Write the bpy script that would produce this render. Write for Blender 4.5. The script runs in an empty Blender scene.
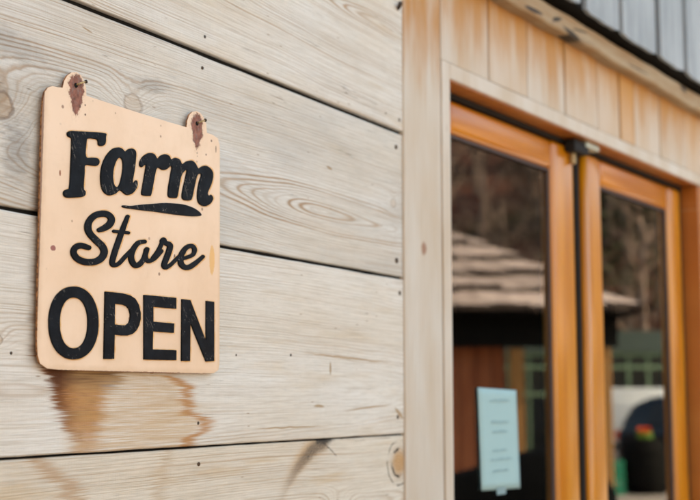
import bpy, bmesh, math, random
from math import radians as R, sin, cos, pi
from mathutils import Matrix, Vector
random.seed(7)
sc = bpy.context.scene
COL = sc.collection
TR = {"F":[[[521,3024],[484,3012],[462,3001],[451,2991],[448,2983],[447,2975],[447,2965],[451,2955],[460,2941],[472,2935],[510,2930],[529,2921],[532,2911],[533,2792],[531,2674],[523,2349],[520,2301],[515,2272],[511,2258],[507,2252],[499,2249],[481,2245],[445,2229],[430,2221],[418,2210],[412,2198],[409,2182],[409,2169],[414,2157],[421,2147],[427,2143],[434,2139],[449,2133],[471,2130],[504,2132],[649,2157],[727,2172],[754,2179],[780,2188],[799,2197],[815,2209],[821,2218],[825,2229],[826,2246],[822,2264],[820,2269],[816,2274],[800,2278],[792,2284],[786,2304],[785,2347],[796,2507],[794,2579],[795,2593],[802,2608],[810,2614],[825,2621],[856,2625],[918,2627],[988,2633],[1011,2637],[1031,2644],[1050,2654],[1065,2668],[1074,2683],[1078,2700],[1076,2719],[1067,2734],[1059,2740],[1047,2747],[1027,2751],[999,2750],[917,2737],[852,2723],[831,2723],[815,2734],[811,2741],[805,2775],[806,2830],[820,2951],[822,2962],[825,2968],[831,2973],[846,2980],[881,2989],[916,2994],[955,2998],[986,3000],[1004,2999],[1021,2994],[1033,2982],[1038,2970],[1040,2940],[1048,2929],[1061,2924],[1084,2923],[1107,2926],[1131,2933],[1151,2941],[1167,2952],[1180,2965],[1186,2975],[1192,2998],[1195,3020],[1194,3067],[1198,3085],[1203,3100],[1202,3110],[1195,3115],[1172,3118],[1105,3113],[1018,3101],[633,3042],[551,3031]]],"a":[[[1410,2962],[1385,2955],[1361,2945],[1329,2927],[1296,2903],[1264,2875],[1235,2845],[1205,2810],[1180,2772],[1162,2742],[1146,2709],[1129,2667],[1118,2630],[1110,2590],[1105,2551],[1103,2515],[1106,2472],[1110,2440],[1116,2408],[1127,2374],[1142,2344],[1155,2327],[1174,2310],[1190,2299],[1212,2288],[1235,2281],[1259,2277],[1287,2277],[1315,2281],[1347,2290],[1379,2302],[1407,2314],[1428,2327],[1479,2368],[1504,2377],[1533,2373],[1589,2346],[1612,2338],[1622,2336],[1638,2335],[1668,2337],[1701,2345],[1739,2360],[1770,2378],[1801,2402],[1826,2428],[1854,2467],[1867,2494],[1871,2515],[1869,2546],[1862,2562],[1851,2570],[1842,2572],[1834,2572],[1821,2567],[1813,2560],[1788,2532],[1780,2525],[1776,2524],[1769,2524],[1766,2533],[1767,2553],[1772,2582],[1798,2699],[1815,2801],[1824,2880],[1827,2917],[1827,2946],[1823,2968],[1814,2984],[1799,2996],[1786,3002],[1773,3006],[1747,3008],[1726,3006],[1705,3001],[1663,2986],[1641,2973],[1610,2947],[1593,2940],[1585,2940],[1576,2943],[1550,2960],[1534,2967],[1496,2974],[1471,2975],[1450,2972]],[[1476,2829],[1460,2822],[1443,2809],[1428,2792],[1410,2764],[1384,2710],[1372,2677],[1363,2645],[1358,2611],[1355,2561],[1357,2531],[1363,2498],[1371,2469],[1379,2451],[1392,2433],[1401,2427],[1412,2421],[1433,2417],[1441,2417],[1453,2420],[1468,2431],[1477,2441],[1486,2456],[1501,2486],[1514,2522],[1532,2580],[1546,2647],[1550,2684],[1551,2718],[1550,2749],[1546,2773],[1538,2797],[1528,2812],[1513,2824],[1505,2828],[1493,2831]]],"rm":[[[2120,3012],[2085,3001],[2050,2985],[2003,2958],[1978,2940],[1956,2920],[1928,2886],[1911,2858],[1902,2830],[1899,2807],[1905,2791],[1911,2783],[1918,2779],[1935,2775],[1948,2775],[1961,2779],[1970,2784],[1995,2805],[2025,2822],[2029,2823],[2034,2821],[2037,2815],[2037,2795],[2028,2739],[1957,2422],[1958,2397],[1960,2389],[1965,2384],[1973,2381],[1991,2379],[2017,2378],[2052,2380],[2091,2385],[2122,2390],[2148,2392],[2157,2396],[2161,2400],[2174,2428],[2191,2485],[2244,2708],[2261,2768],[2271,2793],[2287,2813],[2295,2820],[2304,2824],[2322,2827],[2340,2825],[2378,2814],[2400,2810],[2427,2812],[2459,2819],[2486,2827],[2508,2836],[2531,2850],[2574,2887],[2585,2893],[2594,2895],[2604,2895],[2613,2890],[2619,2880],[2619,2871],[2555,2595],[2547,2544],[2543,2490],[2546,2461],[2550,2450],[2556,2442],[2563,2437],[2575,2433],[2608,2431],[2654,2435],[2737,2447],[2747,2450],[2755,2456],[2763,2469],[2774,2497],[2801,2608],[2827,2726],[2837,2760],[2848,2786],[2870,2822],[2884,2839],[2901,2857],[2924,2877],[2953,2895],[2967,2901],[2973,2899],[2974,2887],[2967,2856],[2931,2733],[2890,2610],[2881,2575],[2870,2520],[2869,2493],[2873,2470],[2883,2456],[2890,2451],[2902,2447],[2926,2443],[2955,2443],[2993,2446],[3022,2450],[3056,2456],[3075,2461],[3089,2467],[3099,2475],[3112,2495],[3125,2527],[3206,2797],[3222,2839],[3240,2866],[3255,2879],[3265,2885],[3279,2891],[3304,2898],[3314,2898],[3321,2894],[3325,2889],[3326,2876],[3319,2857],[3291,2800],[3276,2762],[3254,2685],[3240,2610],[3238,2546],[3242,2510],[3250,2481],[3260,2463],[3282,2443],[3300,2433],[3320,2426],[3345,2420],[3365,2418],[3410,2417],[3450,2423],[3475,2430],[3500,2440],[3541,2460],[3565,2474],[3582,2487],[3609,2514],[3633,2547],[3638,2566],[3636,2578],[3631,2590],[3616,2606],[3592,2618],[3582,2620],[3571,2618],[3546,2603],[3541,2601],[3531,2600],[3516,2604],[3507,2609],[3501,2618],[3500,2624],[3502,2639],[3515,2666],[3570,2751],[3593,2792],[3619,2858],[3629,2894],[3632,2928],[3628,2956],[3621,2973],[3611,2987],[3588,3008],[3557,3025],[3531,3035],[3506,3042],[3465,3048],[3440,3046],[3425,3044],[3400,3038],[3346,3019],[3316,3005],[3277,2980],[3267,2977],[3257,2976],[3251,2978],[3237,2985],[3201,3024],[3177,3043],[3140,3060],[3123,3064],[3098,3066],[3069,3063],[3040,3056],[3002,3045],[2973,3035],[2945,3021],[2879,2978],[2869,2975],[2860,2977],[2850,2984],[2821,3018],[2812,3025],[2801,3032],[2778,3040],[2754,3043],[2735,3044],[2702,3042],[2674,3033],[2626,3008],[2615,3005],[2605,3004],[2593,3009],[2575,3035],[2562,3045],[2535,3052],[2498,3056],[2466,3054],[2443,3049],[2411,3038],[2384,3026],[2362,3015],[2347,3005],[2309,2968],[2300,2963],[2291,2961],[2282,2963],[2273,2969],[2244,2999],[2221,3012],[2200,3017],[2173,3018],[2147,3016]]],"swash":[[[2405,2328],[1948,2242],[1786,2206],[1744,2198],[1698,2192],[1610,2186],[1573,2181],[1565,2179],[1557,2174],[1554,2168],[1554,2162],[1563,2155],[1582,2151],[1615,2150],[1661,2150],[1916,2161],[2050,2169],[2225,2180],[2477,2189],[2698,2198],[2928,2211],[3038,2218],[3120,2226],[3241,2242],[3315,2257],[3334,2263],[3343,2268],[3348,2275],[3347,2284],[3334,2298],[3300,2318],[3268,2330],[3229,2342],[3165,2357],[3116,2364],[3061,2370],[3000,2375],[2942,2377],[2885,2377],[2796,2372],[2660,2360],[2536,2347],[2482,2340]]],"S":[[[1147,2053],[1080,2037],[1042,2025],[1015,2014],[992,2004],[969,1991],[927,1962],[904,1943],[885,1924],[864,1900],[851,1882],[838,1859],[829,1839],[823,1815],[820,1793],[822,1767],[831,1741],[846,1716],[867,1692],[894,1668],[939,1638],[1022,1589],[1098,1551],[1119,1537],[1136,1520],[1147,1503],[1149,1486],[1142,1470],[1132,1455],[1122,1443],[1110,1433],[1095,1423],[1076,1412],[1053,1402],[1030,1394],[1007,1387],[984,1382],[953,1378],[895,1373],[842,1375],[796,1381],[767,1387],[741,1395],[723,1403],[708,1414],[694,1429],[688,1442],[689,1453],[698,1467],[709,1476],[727,1485],[746,1490],[769,1495],[814,1495],[902,1489],[914,1489],[925,1492],[937,1496],[945,1500],[952,1506],[959,1515],[962,1523],[962,1532],[956,1544],[946,1552],[931,1557],[838,1573],[788,1577],[762,1576],[724,1570],[694,1562],[665,1550],[642,1537],[620,1522],[603,1506],[589,1487],[578,1465],[573,1446],[572,1428],[577,1407],[585,1390],[601,1368],[621,1349],[640,1335],[660,1324],[693,1311],[719,1302],[754,1294],[788,1289],[830,1284],[860,1283],[906,1284],[952,1288],[991,1293],[1033,1301],[1072,1311],[1107,1322],[1145,1338],[1172,1351],[1200,1368],[1222,1386],[1238,1401],[1260,1427],[1272,1448],[1285,1479],[1288,1495],[1287,1514],[1284,1530],[1277,1549],[1266,1566],[1254,1581],[1231,1603],[1201,1625],[1113,1669],[1030,1713],[997,1734],[982,1745],[969,1760],[961,1775],[956,1791],[954,1817],[960,1845],[972,1868],[994,1892],[1026,1918],[1057,1936],[1095,1951],[1138,1962],[1170,1968],[1194,1971],[1218,1971],[1240,1969],[1258,1964],[1270,1957],[1278,1947],[1278,1939],[1270,1924],[1257,1909],[1244,1897],[1229,1886],[1163,1845],[1089,1809],[1075,1800],[1066,1788],[1065,1774],[1072,1761],[1087,1754],[1099,1751],[1111,1752],[1162,1762],[1213,1776],[1248,1790],[1295,1812],[1332,1833],[1362,1856],[1388,1884],[1401,1905],[1411,1925],[1416,1948],[1416,1964],[1411,1980],[1403,1996],[1390,2011],[1373,2025],[1352,2037],[1327,2048],[1304,2054],[1275,2059],[1246,2061],[1214,2061],[1183,2058]]],"tore":[[[1668,2064],[1652,2056],[1641,2046],[1573,1931],[1518,1833],[1514,1830],[1510,1829],[1400,1824],[1392,1822],[1382,1817],[1375,1811],[1371,1805],[1370,1796],[1372,1789],[1381,1781],[1390,1778],[1402,1777],[1483,1781],[1488,1780],[1490,1778],[1384,1546],[1353,1469],[1335,1413],[1331,1393],[1329,1372],[1331,1355],[1334,1345],[1342,1332],[1349,1324],[1360,1317],[1374,1312],[1386,1309],[1402,1307],[1418,1307],[1438,1309],[1479,1319],[1503,1328],[1524,1338],[1548,1351],[1579,1373],[1668,1451],[1696,1474],[1705,1479],[1709,1474],[1713,1447],[1723,1423],[1739,1399],[1757,1379],[1782,1359],[1804,1347],[1827,1340],[1853,1337],[1878,1337],[1912,1342],[1942,1351],[1971,1365],[1995,1379],[2020,1398],[2068,1447],[2072,1447],[2103,1435],[2121,1432],[2134,1432],[2156,1434],[2176,1438],[2221,1452],[2247,1463],[2282,1480],[2308,1495],[2331,1510],[2378,1547],[2459,1620],[2466,1633],[2465,1647],[2454,1658],[2447,1661],[2433,1664],[2428,1666],[2428,1669],[2463,1722],[2468,1728],[2472,1730],[2481,1729],[2536,1717],[2547,1714],[2551,1708],[2547,1690],[2537,1666],[2491,1572],[2447,1489],[2435,1462],[2431,1445],[2430,1427],[2433,1416],[2445,1397],[2455,1389],[2469,1382],[2482,1378],[2496,1376],[2523,1376],[2550,1380],[2575,1388],[2609,1404],[2650,1426],[2686,1448],[2786,1523],[2795,1527],[2799,1523],[2809,1486],[2818,1472],[2830,1460],[2849,1445],[2863,1437],[2885,1428],[2906,1421],[2935,1414],[2958,1411],[2982,1409],[3011,1410],[3035,1412],[3063,1417],[3096,1427],[3120,1435],[3149,1447],[3187,1466],[3268,1514],[3336,1560],[3436,1632],[3447,1643],[3451,1655],[3448,1664],[3438,1673],[3423,1679],[3408,1680],[3393,1678],[3378,1672],[3243,1590],[3180,1556],[3098,1516],[3066,1503],[3037,1495],[3018,1491],[2999,1490],[2980,1494],[2961,1502],[2947,1511],[2941,1519],[2934,1536],[2934,1548],[2940,1552],[3007,1568],[3068,1586],[3138,1609],[3169,1623],[3191,1635],[3209,1649],[3222,1662],[3234,1679],[3244,1698],[3251,1719],[3252,1735],[3250,1749],[3244,1764],[3233,1778],[3218,1791],[3201,1801],[3184,1809],[3159,1815],[3140,1817],[3115,1816],[3087,1813],[3058,1806],[3029,1798],[3001,1787],[2977,1776],[2954,1763],[2934,1749],[2898,1720],[2863,1685],[2844,1663],[2820,1628],[2814,1621],[2743,1572],[2634,1489],[2593,1466],[2571,1455],[2562,1452],[2558,1454],[2561,1463],[2621,1567],[2670,1668],[2678,1690],[2684,1714],[2685,1731],[2683,1743],[2678,1754],[2669,1765],[2655,1775],[2641,1782],[2621,1788],[2598,1792],[2538,1796],[2530,1817],[2523,1824],[2515,1830],[2501,1835],[2487,1838],[2473,1838],[2460,1837],[2442,1832],[2426,1825],[2410,1815],[2396,1801],[2388,1789],[2384,1777],[2388,1752],[2346,1687],[2300,1627],[2267,1592],[2205,1532],[2198,1523],[2196,1514],[2194,1511],[2188,1508],[2162,1499],[2145,1497],[2138,1500],[2130,1510],[2122,1529],[2122,1546],[2152,1623],[2154,1638],[2150,1646],[2145,1651],[2131,1658],[2114,1660],[2096,1659],[2083,1655],[2070,1648],[2049,1629],[2041,1620],[2037,1611],[2032,1585],[2005,1518],[1989,1491],[1961,1460],[1943,1445],[1926,1433],[1909,1424],[1892,1419],[1884,1417],[1875,1419],[1858,1433],[1843,1451],[1833,1470],[1830,1486],[1830,1506],[1836,1532],[1847,1558],[1862,1585],[1881,1612],[1916,1649],[1932,1663],[1945,1672],[1961,1679],[1978,1684],[2051,1700],[2069,1705],[2078,1709],[2086,1715],[2094,1728],[2094,1739],[2089,1747],[2078,1755],[2063,1759],[2045,1758],[1959,1745],[1930,1738],[1904,1729],[1880,1719],[1858,1704],[1837,1688],[1805,1660],[1779,1632],[1755,1603],[1614,1493],[1517,1407],[1497,1393],[1481,1384],[1456,1376],[1444,1373],[1440,1374],[1438,1379],[1440,1393],[1457,1441],[1517,1582],[1606,1783],[1610,1786],[1615,1787],[1707,1792],[1715,1795],[1723,1799],[1730,1805],[1734,1811],[1735,1820],[1733,1825],[1727,1831],[1718,1835],[1705,1836],[1639,1834],[1631,1835],[1630,1838],[1717,2039],[1716,2050],[1713,2055],[1706,2061],[1698,2064],[1689,2066],[1681,2066]],[[3093,1745],[3065,1735],[3037,1721],[3010,1701],[2987,1677],[2979,1656],[2973,1649],[2955,1636],[2944,1617],[2945,1614],[2953,1613],[2986,1621],[3043,1640],[3086,1655],[3114,1669],[3129,1681],[3137,1693],[3142,1705],[3144,1720],[3142,1730],[3133,1740],[3122,1747],[3112,1748]]],"O":[[[609,985],[557,976],[517,964],[478,949],[440,931],[403,908],[379,889],[354,868],[323,835],[300,805],[279,773],[259,734],[246,702],[235,669],[225,628],[218,584],[215,541],[216,493],[219,445],[226,403],[235,363],[248,323],[265,283],[281,253],[298,226],[322,194],[351,163],[380,138],[410,116],[443,96],[477,80],[521,64],[554,55],[602,48],[642,44],[683,44],[716,46],[772,53],[812,62],[853,76],[890,92],[928,113],[957,132],[983,153],[1015,183],[1042,216],[1064,248],[1087,289],[1101,321],[1113,356],[1124,399],[1132,444],[1135,489],[1135,540],[1131,590],[1125,635],[1114,677],[1101,716],[1082,760],[1065,791],[1046,819],[1020,852],[990,882],[959,907],[927,929],[890,949],[853,964],[807,978],[777,984],[743,989],[702,991],[646,989]],[[629,841],[604,836],[578,828],[556,819],[534,806],[511,789],[486,764],[468,742],[455,721],[444,699],[432,670],[419,629],[414,600],[409,539],[412,465],[416,437],[422,404],[430,376],[446,336],[459,311],[473,289],[489,269],[505,252],[522,237],[547,220],[577,205],[599,197],[625,192],[651,189],[681,189],[707,191],[733,195],[755,201],[777,210],[803,223],[829,243],[850,262],[868,283],[884,307],[897,331],[913,371],[922,403],[927,429],[932,493],[929,569],[920,626],[912,655],[901,686],[883,721],[868,744],[851,767],[834,784],[814,800],[791,815],[768,827],[737,837],[711,842],[685,844],[655,844]]],"P":[[[1254,966],[1250,963],[1249,956],[1258,69],[1262,65],[1270,64],[1449,69],[1459,71],[1460,79],[1459,389],[1462,395],[1466,396],[1482,396],[1605,391],[1724,396],[1828,423],[1840,429],[1914,480],[1965,552],[1991,636],[1989,725],[1986,736],[1945,834],[1875,908],[1864,915],[1764,951],[1601,969],[1410,969]],[[1456,814],[1452,811],[1452,805],[1454,545],[1457,537],[1465,536],[1596,532],[1682,536],[1690,538],[1731,563],[1743,570],[1747,575],[1771,622],[1773,630],[1774,691],[1746,753],[1741,761],[1690,796],[1615,812],[1598,813],[1468,815]]],"E":[[[2057,979],[2053,976],[2052,970],[2081,81],[2085,78],[2098,78],[2793,86],[2798,87],[2800,93],[2799,226],[2794,229],[2784,230],[2280,225],[2268,226],[2265,229],[2264,234],[2264,406],[2264,472],[2266,476],[2273,478],[2718,475],[2732,477],[2734,486],[2738,607],[2736,613],[2732,614],[2282,615],[2273,616],[2269,617],[2267,626],[2261,818],[2262,821],[2267,823],[2275,824],[2773,827],[2778,830],[2779,835],[2774,983],[2771,986],[2759,987],[2070,980]]],"N":[[[2909,976],[2907,963],[2922,88],[2924,79],[2928,77],[2937,76],[3107,80],[3117,81],[3121,84],[3123,87],[3117,609],[3118,623],[3122,630],[3137,614],[3510,85],[3515,83],[3525,83],[3705,94],[3714,98],[3715,110],[3695,980],[3693,989],[3680,991],[3509,993],[3499,992],[3495,988],[3503,424],[3503,404],[3498,400],[3482,419],[3110,974],[3103,977],[3094,977],[2923,979],[2913,978]]],"F_e":[[[555,3046],[507,3032],[477,3018],[460,3002],[452,2984],[457,2956],[470,2937],[488,2929],[522,2925],[535,2920],[538,2912],[539,2784],[528,2349],[526,2307],[519,2271],[515,2267],[496,2261],[446,2237],[426,2221],[418,2204],[414,2187],[415,2169],[421,2154],[440,2136],[464,2126],[491,2123],[524,2125],[752,2165],[812,2183],[831,2192],[850,2205],[859,2215],[866,2229],[868,2251],[861,2282],[850,2291],[833,2297],[828,2312],[838,2554],[837,2597],[846,2612],[857,2616],[876,2618],[942,2620],[1012,2626],[1048,2634],[1079,2647],[1098,2662],[1115,2686],[1121,2709],[1118,2734],[1108,2748],[1082,2765],[1058,2771],[1023,2769],[937,2755],[879,2743],[864,2743],[856,2749],[847,2785],[848,2839],[861,2956],[865,2970],[874,2975],[898,2982],[936,2988],[983,2992],[1023,2992],[1034,2988],[1041,2981],[1046,2940],[1060,2924],[1077,2918],[1109,2916],[1140,2921],[1164,2929],[1188,2940],[1207,2953],[1228,2979],[1238,3025],[1238,3078],[1248,3110],[1242,3129],[1233,3134],[1205,3139],[1133,3134]]],"a_e":[[[1438,2984],[1406,2974],[1369,2958],[1337,2939],[1302,2912],[1251,2864],[1220,2828],[1169,2750],[1135,2673],[1115,2593],[1109,2527],[1110,2486],[1124,2403],[1147,2346],[1178,2310],[1223,2282],[1272,2270],[1308,2269],[1340,2273],[1409,2295],[1449,2313],[1512,2361],[1526,2368],[1546,2366],[1601,2339],[1627,2331],[1664,2327],[1702,2331],[1752,2345],[1798,2368],[1831,2391],[1866,2425],[1898,2469],[1912,2497],[1917,2518],[1917,2544],[1910,2571],[1899,2583],[1885,2590],[1864,2592],[1842,2587],[1821,2572],[1817,2574],[1861,2805],[1873,2925],[1870,2976],[1859,2998],[1841,3014],[1818,3024],[1781,3029],[1734,3023],[1684,3005],[1659,2992],[1626,2965],[1618,2962],[1573,2986],[1529,2994],[1492,2994]],[[1502,2822],[1486,2811],[1471,2796],[1440,2744],[1415,2681],[1402,2620],[1400,2559],[1413,2486],[1430,2452],[1441,2443],[1456,2437],[1470,2437],[1481,2446],[1508,2495],[1537,2583],[1553,2661],[1557,2724],[1547,2790],[1537,2808],[1527,2817],[1514,2823]]],"rm_e":[[[2129,3028],[2098,3017],[2046,2992],[2012,2971],[1986,2951],[1961,2927],[1935,2895],[1917,2864],[1908,2836],[1905,2810],[1909,2794],[1921,2778],[1940,2770],[1966,2767],[1988,2770],[2008,2781],[2035,2802],[2039,2804],[2042,2801],[2019,2674],[1963,2428],[1964,2394],[1974,2380],[1996,2372],[2048,2370],[2109,2376],[2153,2383],[2180,2384],[2197,2392],[2207,2403],[2222,2434],[2307,2772],[2316,2794],[2327,2810],[2336,2817],[2345,2819],[2400,2805],[2423,2802],[2454,2805],[2486,2811],[2518,2820],[2550,2834],[2618,2885],[2623,2883],[2624,2871],[2572,2652],[2553,2552],[2548,2490],[2552,2464],[2561,2442],[2584,2427],[2608,2423],[2640,2423],[2770,2439],[2784,2444],[2798,2453],[2811,2472],[2824,2503],[2890,2773],[2907,2809],[2924,2833],[2948,2859],[2972,2875],[2974,2865],[2963,2824],[2888,2584],[2874,2499],[2878,2472],[2890,2453],[2917,2440],[2955,2434],[3022,2437],[3089,2449],[3128,2461],[3148,2477],[3176,2533],[3256,2800],[3273,2843],[3294,2872],[3308,2882],[3323,2887],[3330,2885],[3329,2876],[3282,2768],[3260,2691],[3246,2616],[3243,2549],[3247,2510],[3256,2480],[3269,2458],[3293,2437],[3335,2418],[3390,2408],[3440,2408],[3484,2415],[3544,2436],[3600,2465],[3635,2490],[3663,2519],[3687,2553],[3692,2576],[3684,2602],[3664,2624],[3634,2639],[3606,2641],[3587,2635],[3565,2624],[3556,2627],[3553,2636],[3568,2672],[3646,2799],[3673,2868],[3683,2904],[3686,2939],[3682,2969],[3662,3004],[3636,3027],[3607,3043],[3570,3057],[3530,3067],[3484,3069],[3449,3065],[3389,3047],[3340,3026],[3301,3002],[3291,3000],[3248,3043],[3215,3066],[3170,3084],[3131,3088],[3097,3084],[3063,3077],[2996,3055],[2963,3040],[2902,3002],[2853,3047],[2815,3061],[2767,3066],[2729,3063],[2697,3053],[2642,3027],[2622,3052],[2603,3065],[2571,3074],[2529,3078],[2497,3076],[2470,3070],[2411,3048],[2371,3028],[2322,2986],[2284,3019],[2253,3034],[2199,3039],[2168,3037]]],"S_e":[[[1187,2073],[1120,2059],[1050,2038],[1000,2015],[947,1981],[898,1938],[861,1893],[837,1847],[826,1803],[828,1769],[839,1738],[856,1711],[887,1677],[948,1633],[1035,1582],[1115,1542],[1142,1520],[1152,1504],[1155,1491],[1146,1471],[1130,1453],[1104,1433],[1061,1414],[1019,1401],[969,1393],[915,1390],[861,1392],[804,1401],[765,1413],[742,1430],[730,1448],[736,1464],[752,1475],[774,1482],[800,1486],[923,1480],[946,1482],[965,1487],[984,1498],[996,1510],[1003,1524],[1004,1537],[1000,1550],[989,1563],[974,1570],[892,1586],[819,1594],[785,1593],[744,1586],[714,1578],[679,1564],[648,1546],[626,1529],[606,1508],[590,1483],[579,1450],[579,1422],[590,1391],[609,1365],[637,1338],[670,1318],[712,1301],[763,1287],[831,1277],[912,1274],[1008,1282],[1089,1299],[1163,1324],[1228,1358],[1278,1398],[1313,1445],[1328,1482],[1332,1517],[1324,1549],[1302,1585],[1273,1615],[1243,1637],[1073,1725],[1026,1755],[1010,1772],[1000,1792],[997,1816],[999,1840],[1009,1863],[1030,1887],[1061,1913],[1093,1931],[1140,1948],[1195,1960],[1235,1963],[1267,1959],[1280,1951],[1284,1944],[1260,1913],[1229,1891],[1179,1861],[1093,1817],[1078,1803],[1071,1787],[1072,1771],[1080,1758],[1093,1749],[1112,1744],[1143,1744],[1226,1764],[1265,1777],[1329,1806],[1368,1828],[1402,1854],[1428,1882],[1449,1915],[1459,1944],[1459,1977],[1447,2006],[1426,2029],[1397,2050],[1364,2064],[1323,2075],[1283,2079],[1239,2079]]],"tore_e":[[[1698,2083],[1671,2074],[1651,2057],[1531,1850],[1523,1847],[1437,1843],[1417,1840],[1391,1828],[1377,1810],[1375,1799],[1378,1788],[1386,1779],[1399,1772],[1419,1768],[1480,1771],[1489,1768],[1387,1542],[1353,1457],[1338,1406],[1335,1371],[1341,1341],[1360,1318],[1387,1304],[1423,1297],[1460,1299],[1504,1309],[1545,1324],[1579,1341],[1603,1357],[1715,1450],[1739,1406],[1760,1380],[1785,1358],[1819,1338],[1853,1329],[1896,1327],[1930,1331],[1973,1342],[2010,1359],[2036,1374],[2099,1430],[2152,1422],[2183,1424],[2213,1430],[2290,1458],[2331,1479],[2371,1504],[2420,1543],[2510,1624],[2516,1639],[2513,1656],[2505,1667],[2484,1682],[2509,1717],[2549,1709],[2555,1701],[2439,1461],[2436,1432],[2440,1412],[2453,1393],[2469,1380],[2496,1369],[2528,1365],[2564,1367],[2605,1378],[2646,1396],[2700,1426],[2805,1498],[2810,1496],[2826,1468],[2844,1450],[2868,1434],[2901,1419],[2944,1407],[2992,1399],[3035,1399],[3078,1404],[3116,1412],[3161,1427],[3250,1471],[3361,1540],[3484,1629],[3498,1643],[3503,1668],[3487,1688],[3472,1694],[3451,1698],[3412,1694],[3387,1684],[3245,1597],[3155,1549],[3084,1519],[3051,1510],[3032,1509],[3013,1513],[2996,1522],[2987,1536],[2990,1545],[3097,1575],[3174,1600],[3222,1622],[3263,1653],[3291,1692],[3304,1729],[3300,1765],[3277,1796],[3242,1819],[3197,1833],[3144,1835],[3081,1824],[3015,1801],[2977,1782],[2949,1764],[2910,1733],[2875,1698],[2824,1633],[2752,1582],[2657,1509],[2639,1497],[2629,1495],[2720,1675],[2734,1723],[2732,1755],[2714,1780],[2681,1799],[2648,1808],[2588,1813],[2569,1838],[2541,1852],[2514,1857],[2487,1855],[2446,1842],[2424,1829],[2406,1813],[2391,1785],[2392,1753],[2352,1692],[2304,1632],[2215,1543],[2197,1520],[2184,1517],[2177,1519],[2168,1541],[2171,1555],[2200,1630],[2198,1652],[2187,1665],[2166,1675],[2144,1678],[2118,1676],[2083,1661],[2050,1630],[2044,1619],[2038,1590],[2014,1528],[1998,1501],[1980,1480],[1952,1454],[1922,1438],[1910,1437],[1896,1450],[1877,1484],[1879,1523],[1899,1573],[1937,1625],[1961,1650],[1984,1667],[2014,1677],[2104,1697],[2129,1713],[2141,1732],[2141,1746],[2134,1759],[2121,1769],[2102,1776],[2075,1777],[1985,1763],[1921,1745],[1891,1731],[1858,1708],[1813,1669],[1764,1613],[1625,1504],[1529,1419],[1505,1403],[1489,1397],[1488,1407],[1504,1450],[1645,1774],[1654,1779],[1725,1782],[1744,1786],[1766,1798],[1780,1815],[1778,1835],[1760,1850],[1739,1854],[1682,1854],[1683,1863],[1763,2049],[1759,2065],[1744,2078],[1723,2084]],[[3122,1735],[3079,1716],[3039,1681],[3022,1647],[3028,1646],[3042,1649],[3109,1673],[3138,1691],[3147,1707],[3149,1725],[3140,1736]]],"O_e":[[[646,1002],[580,991],[537,979],[493,963],[454,943],[420,922],[384,895],[335,847],[309,814],[286,780],[266,740],[250,701],[232,634],[221,542],[225,449],[241,361],[271,281],[291,244],[330,190],[359,158],[390,131],[420,109],[456,87],[493,70],[533,55],[570,45],[614,37],[659,33],[729,34],[796,41],[841,51],[883,65],[923,82],[960,102],[999,128],[1051,174],[1081,210],[1106,245],[1128,285],[1155,353],[1166,396],[1178,489],[1175,591],[1157,683],[1124,766],[1087,828],[1060,861],[1028,893],[999,918],[963,942],[927,961],[888,977],[846,991],[808,999],[759,1005],[713,1006]],[[650,830],[602,817],[577,804],[555,790],[520,757],[492,716],[466,655],[454,601],[449,539],[452,467],[461,411],[479,356],[510,298],[542,261],[577,233],[598,222],[626,211],[674,202],[726,204],[774,214],[818,236],[862,273],[892,313],[919,375],[933,433],[938,494],[935,570],[925,630],[901,697],[874,743],[841,780],[800,809],[773,822],[750,829],[705,834]]],"P_e":[[[1266,980],[1257,974],[1255,963],[1265,61],[1272,55],[1288,52],[1483,57],[1495,59],[1502,64],[1505,75],[1504,378],[1508,383],[1520,384],[1631,380],[1759,386],[1871,416],[1956,474],[2011,552],[2038,640],[2035,737],[1993,838],[1911,925],[1794,968],[1626,985],[1434,985]],[[1498,801],[1499,554],[1510,550],[1621,547],[1699,551],[1711,554],[1744,574],[1756,584],[1778,628],[1780,684],[1778,695],[1748,756],[1704,787],[1635,801],[1510,804]]],"E_e":[[[2074,995],[2061,988],[2058,977],[2086,84],[2090,71],[2099,67],[2112,65],[2835,74],[2847,80],[2850,89],[2849,234],[2841,242],[2826,245],[2315,241],[2312,248],[2312,386],[2312,459],[2317,466],[2755,463],[2769,464],[2781,471],[2788,616],[2784,625],[2778,629],[2760,631],[2317,632],[2309,804],[2311,811],[2320,813],[2815,817],[2824,821],[2829,831],[2824,993],[2815,1002],[2800,1004]]],"N_e":[[[2922,992],[2914,985],[2912,976],[2931,71],[2940,65],[2952,63],[3146,68],[3165,71],[3173,79],[3171,561],[3176,561],[3191,543],[3521,76],[3530,71],[3545,69],[3740,81],[3756,84],[3768,93],[3749,990],[3745,1002],[3724,1008],[3528,1010],[3513,1008],[3501,998],[3505,477],[3485,499],[3156,988],[3146,993],[3131,994],[2941,995]]],"plate":[[[224,-81],[456,-96],[1404,-101],[2458,-101],[3513,-97],[3738,-85],[3851,-38],[3874,53],[3861,1029],[3839,2263],[3816,3325],[3809,3424],[3760,3529],[3630,3561],[3477,3563],[3458,3697],[3391,3785],[3307,3837],[3204,3847],[3109,3815],[3040,3758],[2987,3659],[2975,3553],[2580,3549],[1797,3549],[1033,3558],[807,3562],[799,3664],[757,3750],[691,3817],[606,3838],[511,3810],[438,3751],[381,3664],[355,3569],[271,3556],[169,3549],[92,3512],[37,3440],[14,3357],[-1,3041],[11,1909],[25,770],[37,270],[54,84],[100,-21]]]}

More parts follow.
